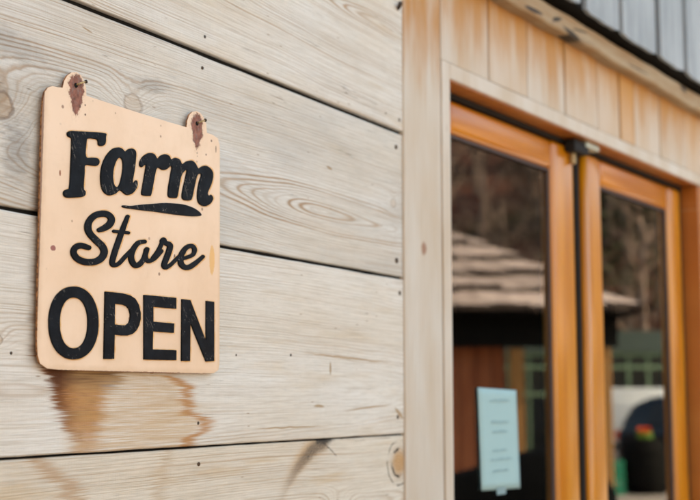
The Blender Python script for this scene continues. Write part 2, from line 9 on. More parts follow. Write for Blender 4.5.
# ------------------------------------------------------------------ node helpers
class V:
    """a float socket with arithmetic"""
    def __init__(s, m, sock): s.m = m; s.s = sock
    def _op(s, op, *o):
        n = s.m.nodes.new('ShaderNodeMath'); n.operation = op
        for i, x in enumerate((s,) + o):
            if isinstance(x, V): s.m.links.new(x.s, n.inputs[i])
            else: n.inputs[i].default_value = x
        return V(s.m, n.outputs[0])
    def __add__(s, o): return s._op('ADD', o)
    __radd__ = __add__
    def __mul__(s, o): return s._op('MULTIPLY', o)
    __rmul__ = __mul__
    def __sub__(s, o): return s._op('SUBTRACT', o)
    def __rsub__(s, o): return (s * -1) + o
    def __truediv__(s, o): return s._op('DIVIDE', o)
    def pw(s, e): return s._op('POWER', e)
    def sin(s): return s._op('SINE')
    def sqrt(s): return s._op('SQRT')
    def abs(s): return s._op('ABSOLUTE')
    def max(s, o): return s._op('MAXIMUM', o)
    def min(s, o): return s._op('MINIMUM', o)
    def exp(s): return s._op('EXPONENT')
    def step(s, a, b, lo=0., hi=1.):
        n = s.m.nodes.new('ShaderNodeMapRange'); n.interpolation_type = 'SMOOTHSTEP'
        s.m.links.new(s.s, n.inputs[0])
        for i, x in ((1, a), (2, b), (3, lo), (4, hi)):
            if isinstance(x, V): s.m.links.new(x.s, n.inputs[i])
            else: n.inputs[i].default_value = x
        return V(s.m, n.outputs[0])

class Mat:
    def __init__(s, name, rough=.6, spec=.5):
        s.mat = bpy.data.materials.new(name); s.mat.use_nodes = True
        t = s.mat.node_tree; s.nodes = t.nodes; s.links = t.links
        s.nodes.clear()
        s.out = s.nodes.new('ShaderNodeOutputMaterial')
        s.p = s.nodes.new('ShaderNodeBsdfPrincipled'); s.links.new(s.p.outputs[0], s.out.inputs[0])
        s.p.inputs['Roughness'].default_value = rough
        s.p.inputs['Specular IOR Level'].default_value = spec
        tc = s.nodes.new('ShaderNodeTexCoord'); s.sep = s.nodes.new('ShaderNodeSeparateXYZ')
        s.links.new(tc.outputs['Object'], s.sep.inputs[0]); s.tc = tc
        s.x, s.y, s.z = (V(s, s.sep.outputs[i]) for i in range(3))
    def vec(s, x, y, z):
        n = s.nodes.new('ShaderNodeCombineXYZ')
        for i, v in enumerate((x, y, z)):
            if isinstance(v, V): s.links.new(v.s, n.inputs[i])
            else: n.inputs[i].default_value = v
        return n.outputs[0]
    def noise(s, x, y, z, detail=3, rough=.5, dist=0.):
        n = s.nodes.new('ShaderNodeTexNoise'); n.inputs['Scale'].default_value = 1
        n.inputs['Detail'].default_value = detail; n.inputs['Roughness'].default_value = rough
        n.inputs['Distortion'].default_value = dist
        s.links.new(s.vec(x, y, z), n.inputs['Vector']); return V(s, n.outputs[0])
    def vor(s, x, y, z, rnd=1.):
        n = s.nodes.new('ShaderNodeTexVoronoi'); n.inputs['Scale'].default_value = 1
        n.inputs['Randomness'].default_value = rnd
        s.links.new(s.vec(x, y, z), n.inputs['Vector'])
        sp = s.nodes.new('ShaderNodeSeparateColor'); s.links.new(n.outputs['Color'], sp.inputs[0])
        return V(s, n.outputs['Distance']), V(s, sp.outputs[0])
    def mix(s, f, a, b, mode='MIX'):
        n = s.nodes.new('ShaderNodeMix'); n.data_type = 'RGBA'; n.blend_type = mode
        for i, v in ((0, f), (6, a), (7, b)):
            if isinstance(v, V): s.links.new(v.s, n.inputs[i])
            elif isinstance(v, bpy.types.NodeSocket): s.links.new(v, n.inputs[i])
            elif isinstance(v, tuple): n.inputs[i].default_value = (*v, 1)
            else: n.inputs[i].default_value = v
        return n.outputs[2]
    def color(s, c):
        if isinstance(c, tuple): s.p.inputs['Base Color'].default_value = (*c, 1)
        else: s.links.new(c, s.p.inputs['Base Color'])
    def rough(s, v): s.links.new(v.s, s.p.inputs['Roughness'])
    def bump(s, h, strength=1., dist=.001):
        n = s.nodes.new('ShaderNodeBump'); n.inputs['Strength'].default_value = strength
        n.inputs['Distance'].default_value = dist
        s.links.new(h.s, n.inputs['Height']); s.links.new(n.outputs[0], s.p.inputs['Normal'])

# ------------------------------------------------------------------ object helpers
def mk(name, bm, mats, parent=None, M=None, smooth=False):
    me = bpy.data.meshes.new(name)
    bmesh.ops.recalc_face_normals(bm, faces=bm.faces)
    if smooth:
        for f in bm.faces: f.smooth = True
    bm.to_mesh(me); bm.free()
    o = bpy.data.objects.new(name, me); COL.objects.link(o)
    for m in (mats if isinstance(mats, (list, tuple)) else [mats]):
        me.materials.append(m.mat if isinstance(m, Mat) else m)
    if parent is not None: o.parent = parent
    if M is not None: o.matrix_basis = M
    return o
def thing(name, label, cat, loc=(0, 0, 0), rz=0, group=None):
    o = bpy.data.objects.new(name, None); COL.objects.link(o)
    o.location = loc; o.rotation_euler = (0, 0, rz); o.empty_display_size = .1
    return tag(o, label, cat, group)
def tag(o, label, cat, group=None):
    o['label'] = label; o['category'] = cat
    if group: o['group'] = group
    return o
def struct(o, kind='structure'): o['kind'] = kind; return o
def box(bm, x0, x1, y0, y1, z0, z1, bev=0., seg=2):
    vs = [bm.verts.new(p) for p in ((x0,y0,z0),(x1,y0,z0),(x1,y1,z0),(x0,y1,z0),(x0,y0,z1),(x1,y0,z1),(x1,y1,z1),(x0,y1,z1))]
    fs = [bm.faces.new([vs[i] for i in f]) for f in ((0,3,2,1),(4,5,6,7),(0,1,5,4),(1,2,6,5),(2,3,7,6),(3,0,4,7))]
    if bev:
        es = list({e for f in fs for e in f.edges})
        bmesh.ops.bevel(bm, geom=es, offset=bev, segments=seg, profile=.5, affect='EDGES')
def bxm(*a, **k):
    bm = bmesh.new(); box(bm, *a, **k); return bm
def tube(bm, pts, rads, n=8, cap=True):
    rings = []
    for i, p in enumerate(pts):
        p = Vector(p); d = (Vector(pts[min(i+1, len(pts)-1)]) - Vector(pts[max(i-1, 0)])).normalized()
        u = d.orthogonal().normalized() if i == 0 else (u - d*u.dot(d)).normalized()
        w = d.cross(u)
        rings.append([bm.verts.new(p + (u*cos(2*pi*k/n) + w*sin(2*pi*k/n))*rads[i]) for k in range(n)])
    for a, b in zip(rings, rings[1:]):
        for k in range(n): bm.faces.new((a[k], a[(k+1) % n], b[(k+1) % n], b[k]))
    if cap: bm.faces.new(rings[0][::-1]); bm.faces.new(rings[-1])
def outline(name, loops, y_front, thick, bev, mats, parent, res=2, side_mat=False, grow=0.):
    """traced flat shape -> solid of its own thickness, face towards -Y"""
    cu = bpy.data.curves.new(name, 'CURVE'); cu.dimensions = '2D'; cu.fill_mode = 'BOTH'
    for lp in loops:
        s = cu.splines.new('POLY'); s.points.add(len(lp)-1); s.use_cyclic_u = True
        for p, (a, b) in zip(s.points, lp): p.co = (a*1e-4, b*1e-4, 0, 1)
    cu.extrude = thick/2 - bev; cu.bevel_depth = bev; cu.bevel_resolution = res; cu.offset = grow - bev
    tmp = bpy.data.objects.new('tmp', cu); COL.objects.link(tmp)
    dg = bpy.context.evaluated_depsgraph_get(); me = bpy.data.meshes.new_from_object(tmp.evaluated_get(dg))
    bpy.data.objects.remove(tmp); bpy.data.curves.remove(cu)
    me.transform(Matrix.Translation((0, y_front + thick/2, 0)) @ Matrix.Rotation(pi/2, 4, 'X'))
    me.name = name; me.materials.clear()
    for m in mats: me.materials.append(m.mat)
    if side_mat:
        for p in me.polygons: p.material_index = 0 if abs(p.normal.y) > .8 else 1
    o = bpy.data.objects.new(name, me); COL.objects.link(o); o.parent = parent
    return o

# ------------------------------------------------------------------ frames
# wall A runs along world X (front at y=0, camera side is -Y); wall B (doors) turns by DL at X0
DL = math.radians(4.6574); X0 = 2.1113
MB = Matrix.Translation((X0, 0, 0)) @ Matrix.Rotation(-DL, 4, 'Z')      # local x along wall B, -y outwards
AIM = Vector((.85918, .49762, .11915)); CAM = Vector((0, -1.1, 1.6))

# ------------------------------------------------------------------ materials
def wood(name, vc, u0, h0, k, seed, knots=(), stains=(), cathedral=.5, grey=.3, yellow=.12, streaks=(), darks=(), figs=(), tint=(1., 1., 1.)):
    """weathered softwood board: growth rings of a cone cut by the board face, bent round its knots"""
    m = Mat(name, .62, .25); x, z = m.x, m.z
    wob = m.noise(x*1.6 + seed, 0, z*7, 2, .5) - .5
    wob2 = m.noise(x*6 + seed, 3., z*30, 2, .5) - .5
    hh = (x - u0)*k + h0 + wob*.05
    vv = z - vc + wob*.018
    r = (vv*vv + hh*hh).sqrt() + wob2*.0022
    kn = None; core = None
    for (kx, kz, kr, tone) in knots:
        jx = x - kx + (m.noise(x*40+seed, kz, z*40, 2)-.5)*kr*.5
        jz = z - kz + (m.noise(x*40+seed, kz+9, z*40, 2)-.5)*kr*.5
        d2 = jx*jx*.55 + jz*jz
        g = (d2/(-2.2*kr*kr)).exp()
        r = r + g*(kr*1.15)
        dd = d2.sqrt()/kr
        c = dd.step(.62, .55)*tone
        rim = (dd - .6).abs().step(.12, .02)*min(1, tone*1.8)
        core = c if core is None else core.max(c)
        kn = rim if kn is None else kn.max(rim)
    ph = (r + (m.noise(r*60 + seed, 6.5, 0., 2)-.5)*.012)*(2*pi/.0044)
    fine = m.noise(x*7+seed, 5., z*560, 4, .7)
    fib = m.noise(x*30+seed, 8., z*1500, 2, .6)
    rmod = m.noise(r*150 + seed, 2.5, x*.6, 2, .6).step(.32, .68)
    s = ((ph + fine*1.7 + wob2*3.).sin()*.5 + .5).pw(2.4)*(rmod*.85 + .15)
    patch = m.noise(x*1.8+seed*3, 1., z*6, 2, .5).step(.35, .66)
    for (fx, fz, ax, az) in figs:
        patch = patch.max((((x-fx)/ax).pw(2) + ((z-fz)/az).pw(2)).step(1.3, .3)*1.3)
    ringf = s*(patch*.8*cathedral + .14)
    big = m.noise(x*2.2+seed*2, 4., z*9, 3, .55)
    col = m.mix(big.step(.3, .72), (.71, .665, .60), (.67, .595, .50))
    gy = m.noise(x*3+seed, 11., z*14, 4, .6).step(.42, .75)*grey
    col = m.mix(gy, col, (.40, .385, .36))
    col = m.mix(m.noise(x*3.3+seed, 21., z*26, 3, .6).step(.52, .8)*yellow*2.4, col, (.55, .38, .2))
    col = m.mix(ringf, col, (.38, .225, .115))
    col = m.mix(fine.step(.47, .63)*.5, col, (.42, .34, .255))
    col = m.mix(m.noise(x*1.1+seed, 31., z*900, 2, .5).step(.55, .66)*.3, col, (.36, .26, .17))
    col = m.mix(fib.step(.48, .7)*.30, col, (.27, .24, .2))
    fuzz = m.noise(x*520, 7., z*900, 3, .7)
    col = m.mix(fuzz.step(.5, .72)*.22, col, (.38, .335, .285))
    saw = m.noise(x*700+seed, 2., z*38, 2, .5)
    col = m.mix(saw.step(.5, .8)*.13, col, (.3, .27, .24))
    if kn is not None:
        col = m.mix(core, col, (.42, .25, .12))
        col = m.mix(kn*.65, col, (.15, .08, .04))
    ck = (m.noise(x*2.2+seed, 41., z*95, 2, .4) - .5).abs().step(.006, .001)*m.noise(x*5+seed, 43., z*22, 2).step(.58, .64)
    col = m.mix(ck*.7, col, (.16, .11, .07))
    # resin and dirt flecks
    d, c = m.vor(x*26+seed, 0., z*120)
    fl = d.step(.16, .05)*c.step(.86, .9)
    col = m.mix(fl*.7, col, (.23, .13, .06))
    # ragged dark patches: (x, z, rx, rz, slant, strength)
    for (dx, dz, rx, rz, sl, st) in darks:
        a = x - dx; b = z - dz - a*sl
        rag = m.noise(x*45+seed, 2., z*160, 4, .7)
        q = ((a/rx)*(a/rx) + (b/rz)*(b/rz)).sqrt() + (rag - .5)*1.3
        col = m.mix(q.step(1., .25)*st, col, (.055, .05, .048))
    # resin slivers: (x, z, halflen, halfheight, slope)
    for (dx, dz, hl, hhh, sl) in streaks:
        a = x - dx; b = z - dz - a*sl + (m.noise(x*22+seed, dz*9, 0., 2)-.5)*.006
        q = (a/hl)*(a/hl) + (b/hhh)*(b/hhh)
        col = m.mix(q.step(1.2, .2)*.75, col, (.3, .17, .06))
    for st in stains: col = st(m, col, fine)
    col = m.mix(1., col, tint, 'MULTIPLY')
    m.color(col)
    m.bump(fine*.5 + fib*.3 + s*(-.35) + saw*.25, .8, .0012)
    return m

def stain_below_sign(m, col, fine):
    # brown run under the sign's lower edge, feathered along the grain (world X .05 to .16 past the sign's left edge)
    x, z = m.x, m.z
    t = (1.640 - z)/.112                                  # 0 at sign, 1 at plank joint
    jag = (fine - .5)*.11 + (m.noise(x*7, 7., z*150, 2, .6) - .5)*.045 + (m.noise(x*8, 9., z*30, 2, .5) - .5)*.03
    left = 1.118 + t*.062 + jag; right = 1.262 - t*.018 + jag*.55
    t0 = t.step(-.15, .0)
    ins = t0*(x - left).step(-.004, .02)*(right - x).step(-.006, .035)*t.step(1.3, .6)*(fine.step(.3, .6)*.28 + .78).min(1.)
    core = m.noise(x*14, 3., z*60, 3, .6)
    col = m.mix(ins*1.0*core.step(-.1, .35), col, (.36, .125, .018))
    col = m.mix(ins*m.noise(x*26, 33., z*240, 4, .75).step(.45, .62)*.6, col, (.17, .05, .01))
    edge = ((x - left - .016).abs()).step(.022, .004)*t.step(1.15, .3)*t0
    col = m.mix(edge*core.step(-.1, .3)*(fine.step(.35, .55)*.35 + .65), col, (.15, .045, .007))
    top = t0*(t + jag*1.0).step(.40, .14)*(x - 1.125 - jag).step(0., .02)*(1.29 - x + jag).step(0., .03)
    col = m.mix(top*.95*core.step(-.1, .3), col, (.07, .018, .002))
    # right-hand zigzag run
    zz = (m.noise(0., 4., z*26, 1, .4) - .5)*.20 + 1.405 + t*.03
    q = (x - zz + jag*.9).abs()
    col = m.mix(q.step(.03, .002)*.9*t.step(-.1, .05)*m.noise(x*3, 1., z*120, 3, .7).step(.25, .5), col, (.40, .17, .04))
    wash = t0*(x - 1.15).step(0., .05)*(zz - x).step(0., .03)*.3
    col = m.mix(wash*(fine.step(.35, .6)*1.6 + .5), col, (.5, .30, .13))
    return col
def shadow_stain_left(m, col, fine):
    # the sign's shadow and rusty stain, painted brown into the boards beside it
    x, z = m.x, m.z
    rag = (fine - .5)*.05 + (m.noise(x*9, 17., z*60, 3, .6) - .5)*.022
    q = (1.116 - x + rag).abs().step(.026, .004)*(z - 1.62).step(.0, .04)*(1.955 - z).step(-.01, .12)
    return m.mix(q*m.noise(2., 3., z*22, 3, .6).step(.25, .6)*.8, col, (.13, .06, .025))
def stain_low(m, col, fine):
    x, z = m.x, m.z
    jag = (fine - .5)*.13 + (m.noise(x*7, 7., z*150, 2, .6) - .5)*.04
    zz = 1.125 + (1.52 - z)*1.1 + (m.noise(0., 14., z*30, 1, .4) - .5)*.08
    q = (x - zz + jag).abs()
    col = m.mix(q.step(.03, .004)*.6, col, (.38, .21, .09))
    z2 = 1.375 - (1.52 - z)*.3 + (m.noise(0., 24., z*30, 1, .4) - .5)*.08
    q = (x - z2 + jag).abs()
    col = m.mix(q.step(.02, .003)*.35, col, (.4, .25, .12))
    rag = m.noise(x*55, 3., z*120, 4, .75) - .5
    a = 1.822 - x; cur = z - (1.521 - a*.10 - a*a*3.2) + jag*.07 + rag*.012
    along = a.step(-.012, .012)*a.step(.17, .07)
    col = m.mix(cur.abs().step(.030, .008)*along*.6, col, (.45, .25, .09))
    teeth = ((a*.5 + cur*1.2 + rag*.012)*(2*pi/.0062)).sin()*.5 + .5
    col = m.mix((cur + .004).abs().step(.019, .004)*a.step(-.012, .012)*a.step(.17, .05)*(teeth*.65 + .35), col, (.045, .04, .038))
    h = ((x - 1.812)/.034).pw(2) + ((z - 1.5235)/.012).pw(2)
    col = m.mix((h.sqrt() + rag*1.6).step(1.25, .45)*.9, col, (.022, .02, .018))
    ck = z - 1.505 + (x - 1.83)*.55 + rag*.014
    col = m.mix(ck.abs().step(.0016, .0005)*(x - 1.80).step(0., .006)*(1.858 - x).step(0., .008)*.85, col, (.03, .02, .015))
    # amber knot cut by the post, wrapped in broken black bark rings
    kx = x - 2.092; kz = z - 1.468; kd = (kx*kx*.8 + kz*kz).sqrt() + rag*.012
    col = m.mix(kd.step(.034, .012)*.7, col, (.50, .25, .06))
    col = m.mix(((kd*(2*pi/.0062)).sin()*.5 + .5)*kd.step(.045, .02)*.4, col, (.25, .11, .03))
    brk = m.noise(x*30, 8., z*30, 2).step(.47, .56)
    col = m.mix((kd - .026).abs().step(.0035, .001)*brk*.95, col, (.02, .014, .01))
    return m.mix((kd - .043).abs().step(.0025, .0006)*(1. - brk)*.8, col, (.04, .025, .015))

W_TOP2 = wood('weathered_plank_wood_upper', 2.56, 1.0, .02, .03, 3.1, cathedral=.4, grey=.15)
W_TOP = wood('weathered_plank_wood_top', 2.325, 2.12, .004, .10, 11.7, figs=[(1.9, 2.33, .25, .05)], knots=[(1.55, 2.24, .006, .3)], cathedral=.95, grey=.15, yellow=.2, tint=(.97, .985, 1.))
W_SIGN = wood('weathered_plank_wood_knotted', 1.925, 1.90, .003, .085, 5.3, figs=[(1.68, 1.925, .24, .05), (2.04, 1.92, .07, .05)],
      knots=[(1.287, 2.008, .024, .28), (1.035, 1.955, .03, .5), (2.073, 1.975, .014, .3)], cathedral=1.0, grey=.55, tint=(.93, .945, .96), stains=[shadow_stain_left],
      darks=[(1.33, 2.045, .06, .016, .1, .3), (1.0, 2.04, .2, .03, -.1, .3), (1.07, 1.90, .035, .06, 0, .4), (.98, 1.95, .12, .07, 0, .25)],
      streaks=[(1.827, 2.005, .012, .003, -.1), (1.19, 2.09, .012, .0015, -.2)])
W_STAIN = wood('weathered_plank_wood_stained', 1.60, .7, .03, .03, 8.9,
      knots=[(1.045, 1.665, .012, .4), (1.338, 1.632, .006, .7)], cathedral=.55, grey=.12, yellow=.2, stains=[shadow_stain_left, stain_below_sign],
      streaks=[(1.792, 1.579, .02, .003, 0), (1.9, 1.665, .17, .002, -.03), (1.7, 1.545, .11, .0015, .0), (1.83, 1.645, .004, .013, 0), (2.09, 1.563, .02, .006, -.5), (1.97, 1.575, .10, .002, .06)])
W_LOW = wood('weathered_plank_wood_lower', 1.40, 1.72, .01, .06, 2.2,
      knots=[(1.86, 1.40, .02, .35)], cathedral=1.0, grey=.2, yellow=.4, stains=[stain_low], tint=(.99, .96, .91),
      )
W_BASE = wood('weathered_plank_wood_base', 1.05, 1.2, .02, .04, 6.6, cathedral=.6, grey=.3)

def vwood(name, seed, tint=0., top=2.30, orange=1., pale=(.56, .5, .43), knot=None):
    """upright board, amber varnish stain running down from its top end"""
    m = Mat(name, .6, .3); x, z = m.x, m.z
    fine = m.noise(x*420+seed, 5., z*7, 3, .6); wob = m.noise(x*9+seed, 2., z*2.2, 3, .55)
    rr = ((x + (wob-.5)*.05 + seed*.37)*(2*pi/.009) + fine).sin()*.5 + .5
    col = m.mix(wob.step(.3, .7), pale, (.5, .4, .3))
    run = m.noise(x*38+seed*5, 6., z*3.5, 3, .6)
    drip = (z - top + (run-.5)*.22 + (wob-.5)*.2).step(-.07, .14)*orange
    col = m.mix(drip*(m.noise(x*20+seed, 1., z*5, 3).step(.2, .6)*.6 + .4), col, (.42, .18, .035))
    col = m.mix(rr.pw(3)*.2, col, (.4, .27, .17))
    col = m.mix(fine.step(.4, .8)*.25, col, (.36, .26, .17))
    kd, kc = m.vor(x*9+seed, 0., z*5)
    col = m.mix(kd.step(.1, .05)*kc.step(.55, .6)*.6, col, (.22, .12, .06))
    if knot:
        q = (((x-knot[0])/.011).pw(2) + ((z-knot[1])/.014).pw(2)).sqrt() + (m.noise(x*90, 3., z*90, 3)-.5)*.5
        col = m.mix(q.step(1.3, .5)*.75, col, (.24, .085, .035))
    if tint: col = m.mix(tint, col, (.52, .25, .07))
    m.color(col); m.bump(fine + rr*.4, .4, .0007); return m
W_POST = vwood('pale_post_wood', 1.3, top=2.27, orange=1.0, pale=(.57, .52, .455), knot=(.073, 1.895))
W_CASE = vwood('planed_casing_wood', 4.4, orange=0, pale=(.6, .54, .47))
FASC = [vwood('fascia_board_wood_%s' % n, s, t, tp) for n, s, t, tp in (('a', 2.1, .05, 2.36), ('b', 5.7, .15, 2.37), ('c', 9.2, .28, 2.40), ('d', 7.7, .6, 2.32))]

def varnish(name, c1, c2, vertical=True, rough=.3, s=0.):
    m = Mat(name, rough, .5); x, z = m.x, m.z
    a, b = (x, z) if vertical else (z, x)
    f = m.noise(a*160+s, 3., b*5, 3, .6); g = m.noise(a*22+s, 1., b*2.5, 2, .5)
    col = m.mix(g.step(.3, .7), c1, c2); col = m.mix(f.step(.4, .8)*.3, col, (c1[0]*.45, c1[1]*.35, c1[2]*.3))
    wear = m.noise(a*60+s, 7., b*12, 4, .7).step(.66, .74)
    col = m.mix(wear*.35, col, (.5, .36, .22))
    m.color(col); m.rough(f*.2 + rough - .08)
    m.p.inputs['Coat Weight'].default_value = .6; m.p.inputs['Coat Roughness'].default_value = .2; m.p.inputs['Specular IOR Level'].default_value = .3
    m.bump(f, .25, .0006); return m
OR_V = varnish('amber_varnished_stile', (.58, .205, .006), (.46, .14, .003))
OR_H = varnish('amber_varnished_rail', (.55, .18, .005), (.42, .115, .003), False)
OR_D = varnish('brown_varnished_lining', (.36, .10, .014), (.42, .15, .03), True, .45, 4.)

m = Mat('glazing_putty', .7, .2); f = m.noise(m.x*60, m.y*60, m.z*20, 3); m.color(m.mix(f, (.06, .042, .04), (.1, .07, .065))); PUT = m
m = Mat('black_void', .9, .1); f = m.noise(m.x*30, m.y*30, m.z*30, 3); m.color(m.mix(f, (.006, .006, .006), (.018, .016, .014))); VOID = m
m = Mat('gap_and_catch_black', .7, .2); f = m.noise(m.x*60, m.y*60, m.z*20, 3); m.color(m.mix(f, (.008, .008, .008), (.02, .018, .016))); DARK = m

def clad_mat(name, seed):
    m = Mat(name, .75, .2); x, z = m.x, m.z
    f = m.noise(x*300+seed, 1., z*5, 3, .65); g = m.noise(x*14+seed, 2., z*3, 3, .6)
    col = m.mix(g.step(.3, .7), (.38, .405, .42), (.26, .285, .30)); col = m.mix(f.step(.4, .8)*.5, col, (.2, .2, .2))
    col = m.mix(m.noise(x*60+seed, 4., z*9, 3, .7).step(.62, .72)*.5, col, (.2, .15, .1))
    m.color(col); m.bump(f, .6, .001); return m
CLAD = [clad_mat('silvered_cladding_wood', .5), clad_mat('grey_cladding_wood', 6.5)]
m = Mat('eave_beam_wood', .65, .25); f = m.noise(m.x*5, 1., m.z*350, 3, .6); g = m.noise(m.x*4, 5., m.z*30, 3, .6)
col = m.mix(g.step(.3, .7), (.38, .285, .18), (.30, .17, .075)); col = m.mix(f.step(.4, .8)*.35, col, (.22, .15, .09))
col = m.mix((m.noise(m.x*9, 8., m.z*40, 3, .6)).step(.6, .72)*.7, col, (.12, .09, .07)); 
for bx, bz, bw, bh, sl in ((.53, 2.514, .055, .006, .05), (.66, 2.526, .028, .007, .3), (.75, 2.511, .06, .008, -.12), (.80, 2.532, .05, .003, .1), (1.58, 2.543, .035, .008, -.1), (1.2, 2.521, .09, .0025, .03)):
    a = m.x - bx; b = m.z - bz - a*sl; q = ((a/bw)*(a/bw) + (b/bh)*(b/bh)).sqrt() + (m.noise(m.x*60, bz*9, m.z*90, 3, .7) - .5)*1.1
    col = m.mix(q.step(1.15, .6)*.92, col, (.02, .016, .013))
m.color(col); m.bump(f, .5, .001); BEAM = m

# painted sign
m = Mat('cream_sign_paint', .42, .45); x, z = m.x, m.z          # x,z measured from the plate's lower left corner
base = m.mix(m.noise(x*5, 0., z*5, 3).step(.3, .7), (.80, .585, .42), (.76, .53, .36))
base = m.mix((z/.34).step(0., 1.)*.0 + m.noise(x*60, 1., z*60, 4, .7).step(.58, .8)*.12, base, (.62, .4, .22))
def blob(cx, cz, rx, rz, n, taper=0.):
    rag = (m.noise(x*150+n, 2., z*75, 5, .8) - .5)*.9 + (m.noise(x*520+n, 6., z*330, 3, .8) - .5)*1.0
    a = (x - cx + ((m.noise(0., n*3.+1, z*70, 2, .6) - .5)*rx*1.1 if rx > .008 and rz > .01 else 0.))/(rx*1.) ; b = (z - cz)/rz
    w = 1. if not taper else 1 + b*taper
    q = ((a*a)/(w*w if taper else 1.) + b*b).sqrt() + rag*.7
    return q
q1 = blob(.0612, .3535, .0135, .0285, 0, .4); q2 = blob(.3225, .3540, .0135, .028, 5, .38)
q = q1.min(q2)
base = m.mix(m.noise(x*9, 5., z*26, 4, .7).step(.5, .8)*.22, base, (.6, .4, .25))
rimd = (x - .003).min(z + .0099).min(.387 - x) + (m.noise(x*40, 5., z*40, 4, .7) - .5)*.012
base = m.mix(rimd.step(.010, .0)*.35, base, (.5, .3, .15))
base = m.mix(m.noise(x*16, 15., z*13, 5, .65).step(.42, .7)*.4, base, (.68, .46, .29))
base = m.mix(m.noise((x+z*.2)*260, 16., z*30, 3, .7).step(.66, .72)*.35, base, (.52, .33, .2))
rustc = m.mix(m.noise(x*150, 4., z*110, 4, .7).step(.35, .65), (.30, .115, .075), (.155, .055, .035))
rustc = m.mix(m.noise(x*160, 9., z*110, 3, .7).step(.5, .65)*.7, rustc, (.22, .155, .135))
hal = q.step(1.5, .95)*m.noise(x*300, 4., z*300, 2).step(.45, .6)
base = m.mix(hal*.35, base, (.5, .27, .13))
base = m.mix(q.step(1., .93), base, rustc)
sp, spc = m.vor(x*85, 0., z*85)
nearr = blob(.0612, .345, .03, .05, 2).min(blob(.335, .335, .035, .03, 9)).step(1.3, .6)
base = m.mix(sp.step(.2, .12)*spc.step(.35, .4)*nearr, base, (.13, .06, .04))
sp, spc = m.vor(x*50+7, 0., z*50)
base = m.mix(sp.step(.15, .08)*spc.step(.8, .82)*.8, base, (.2, .09, .05))
for cx, cz, rx, rz, n, c in ((.0267, .1452, .0052, .0038, 3, (.3, .1, .08)), (.0353, .2438, .0018, .004, 4, (.3, .11, .05)), (.3648, .1624, .007, .024, 6, (.72, .41, .16)),
        (.274, .158, .0022, .0045, 7, (.16, .09, .06)), (.3705, .052, .0015, .018, 8, (.1, .05, .03)), (.371, .335, .0012, .006, 1, (.1, .05, .03))):
    base = m.mix(blob(cx, cz, rx, rz, n).step(1., .85), base, c)
# rusted chips along the rim
zb = -.0099
ed = (z - zb + (m.noise(x*110, 0., 3., 4, .8) - .5)*.0045).step(.0012, .0004)
edl = (x - .0030 + (m.noise(2., 0., z*110, 4, .8) - .5)*.0028).step(.0010, .0003)
base = m.mix(ed.max(edl)*.85, base, (.17, .07, .035))
m.color(base); m.rough(q.step(1., .93)*.35 + .42)
m.bump(m.noise(x*70, 0., z*70, 3)*.25 - q.step(1., .9)*1.0 + m.noise(x*500, 0., z*500, 2)*.12, .5, .0006); CREAM = m
m = Mat('rusted_sign_edge', .7, .3); f = m.noise(m.x*150, m.y*150, m.z*150, 4, .7)
m.color(m.mix(f.step(.4, .6), (.11, .045, .02), (.36, .17, .07))); EDGE = m
m = Mat('black_letter_paint', .45, .08); x, z = m.x, m.z
sc1 = m.noise((x+z*.6)*260, m.y*50, (z-x*.6)*42, 3, .7).step(.62, .68)
sc2 = m.noise(x*150, m.y*90, z*190, 4, .75).step(.60, .66)
b1 = m.mix(m.noise(x*30, 1., z*30, 4, .65).step(.35, .7), (.0035, .005, .007), (.009, .012, .016))
b1 = m.mix((sc1*.5).max(sc2*.65)*m.noise(x*24, 4., z*24, 2).step(.48, .6), b1, (.26, .23, .2)); m.color(b1)
m.rough(m.noise(x*40, 3., z*40, 3)*.3 + .34); m.bump(m.noise(x*160, m.y*160, z*160, 3), .35, .0006); INK = m
m = Mat('amber_fringe', .5, .3); m.color(m.mix(m.noise(m.x*90, 0., m.z*90, 3).step(.3, .6), (.70, .36, .12), (.78, .50, .28))); AMB = m
m = Mat('dark_nail_iron', .5, .5); m.p.inputs['Metallic'].default_value = .6; f = m.noise(m.x*400, m.y*400, m.z*400, 3)
m.color(m.mix(f.step(.4, .6), (.03, .025, .02), (.1, .055, .03))); NAIL = m
m = Mat('brass_nail', .4, .5); m.p.inputs['Metallic'].default_value = .5; f = m.noise(m.x*400, m.y*400, m.z*400, 3)
m.color(m.mix(f.step(.4, .6), (.5, .38, .2), (.28, .19, .09))); BRASS = m
m = Mat('galvanised_bracket', .45, .5); m.p.inputs['Metallic'].default_value = .4; f = m.noise(m.x*90, m.y*90, m.z*90, 3)
m.color(m.mix(f.step(.3, .7), (.36, .42, .36), (.5, .52, .44))); GALV = m

# glass: clear sheet with the mirror share of double glazing
gm = bpy.data.materials.new('window_glass'); gm.use_nodes = True; nt = gm.node_tree; nt.nodes.clear()
go = nt.nodes.new('ShaderNodeOutputMaterial'); mx = nt.nodes.new('ShaderNodeMixShader'); tr = nt.nodes.new('ShaderNodeBsdfTransparent'); gl = nt.nodes.new('ShaderNodeBsdfGlossy')
fr = nt.nodes.new('ShaderNodeFresnel'); fr.inputs[0].default_value = 1.72; gl.inputs['Roughness'].default_value = .0; gl.inputs['Color'].default_value = (.95, .95, .95, 1)
tr.inputs[0].default_value = (.86, .9, .88, 1)
nt.links.new(fr.outputs[0], mx.inputs[0]); nt.links.new(tr.outputs[0], mx.inputs[1]); nt.links.new(gl.outputs[0], mx.inputs[2]); nt.links.new(mx.outputs[0], go.inputs[0])
GLASS = gm

# ------------------------------------------------------------------ the building
store = thing('timber_building', 'timber farm building of pale weathered planks with amber varnished double doors', 'building')

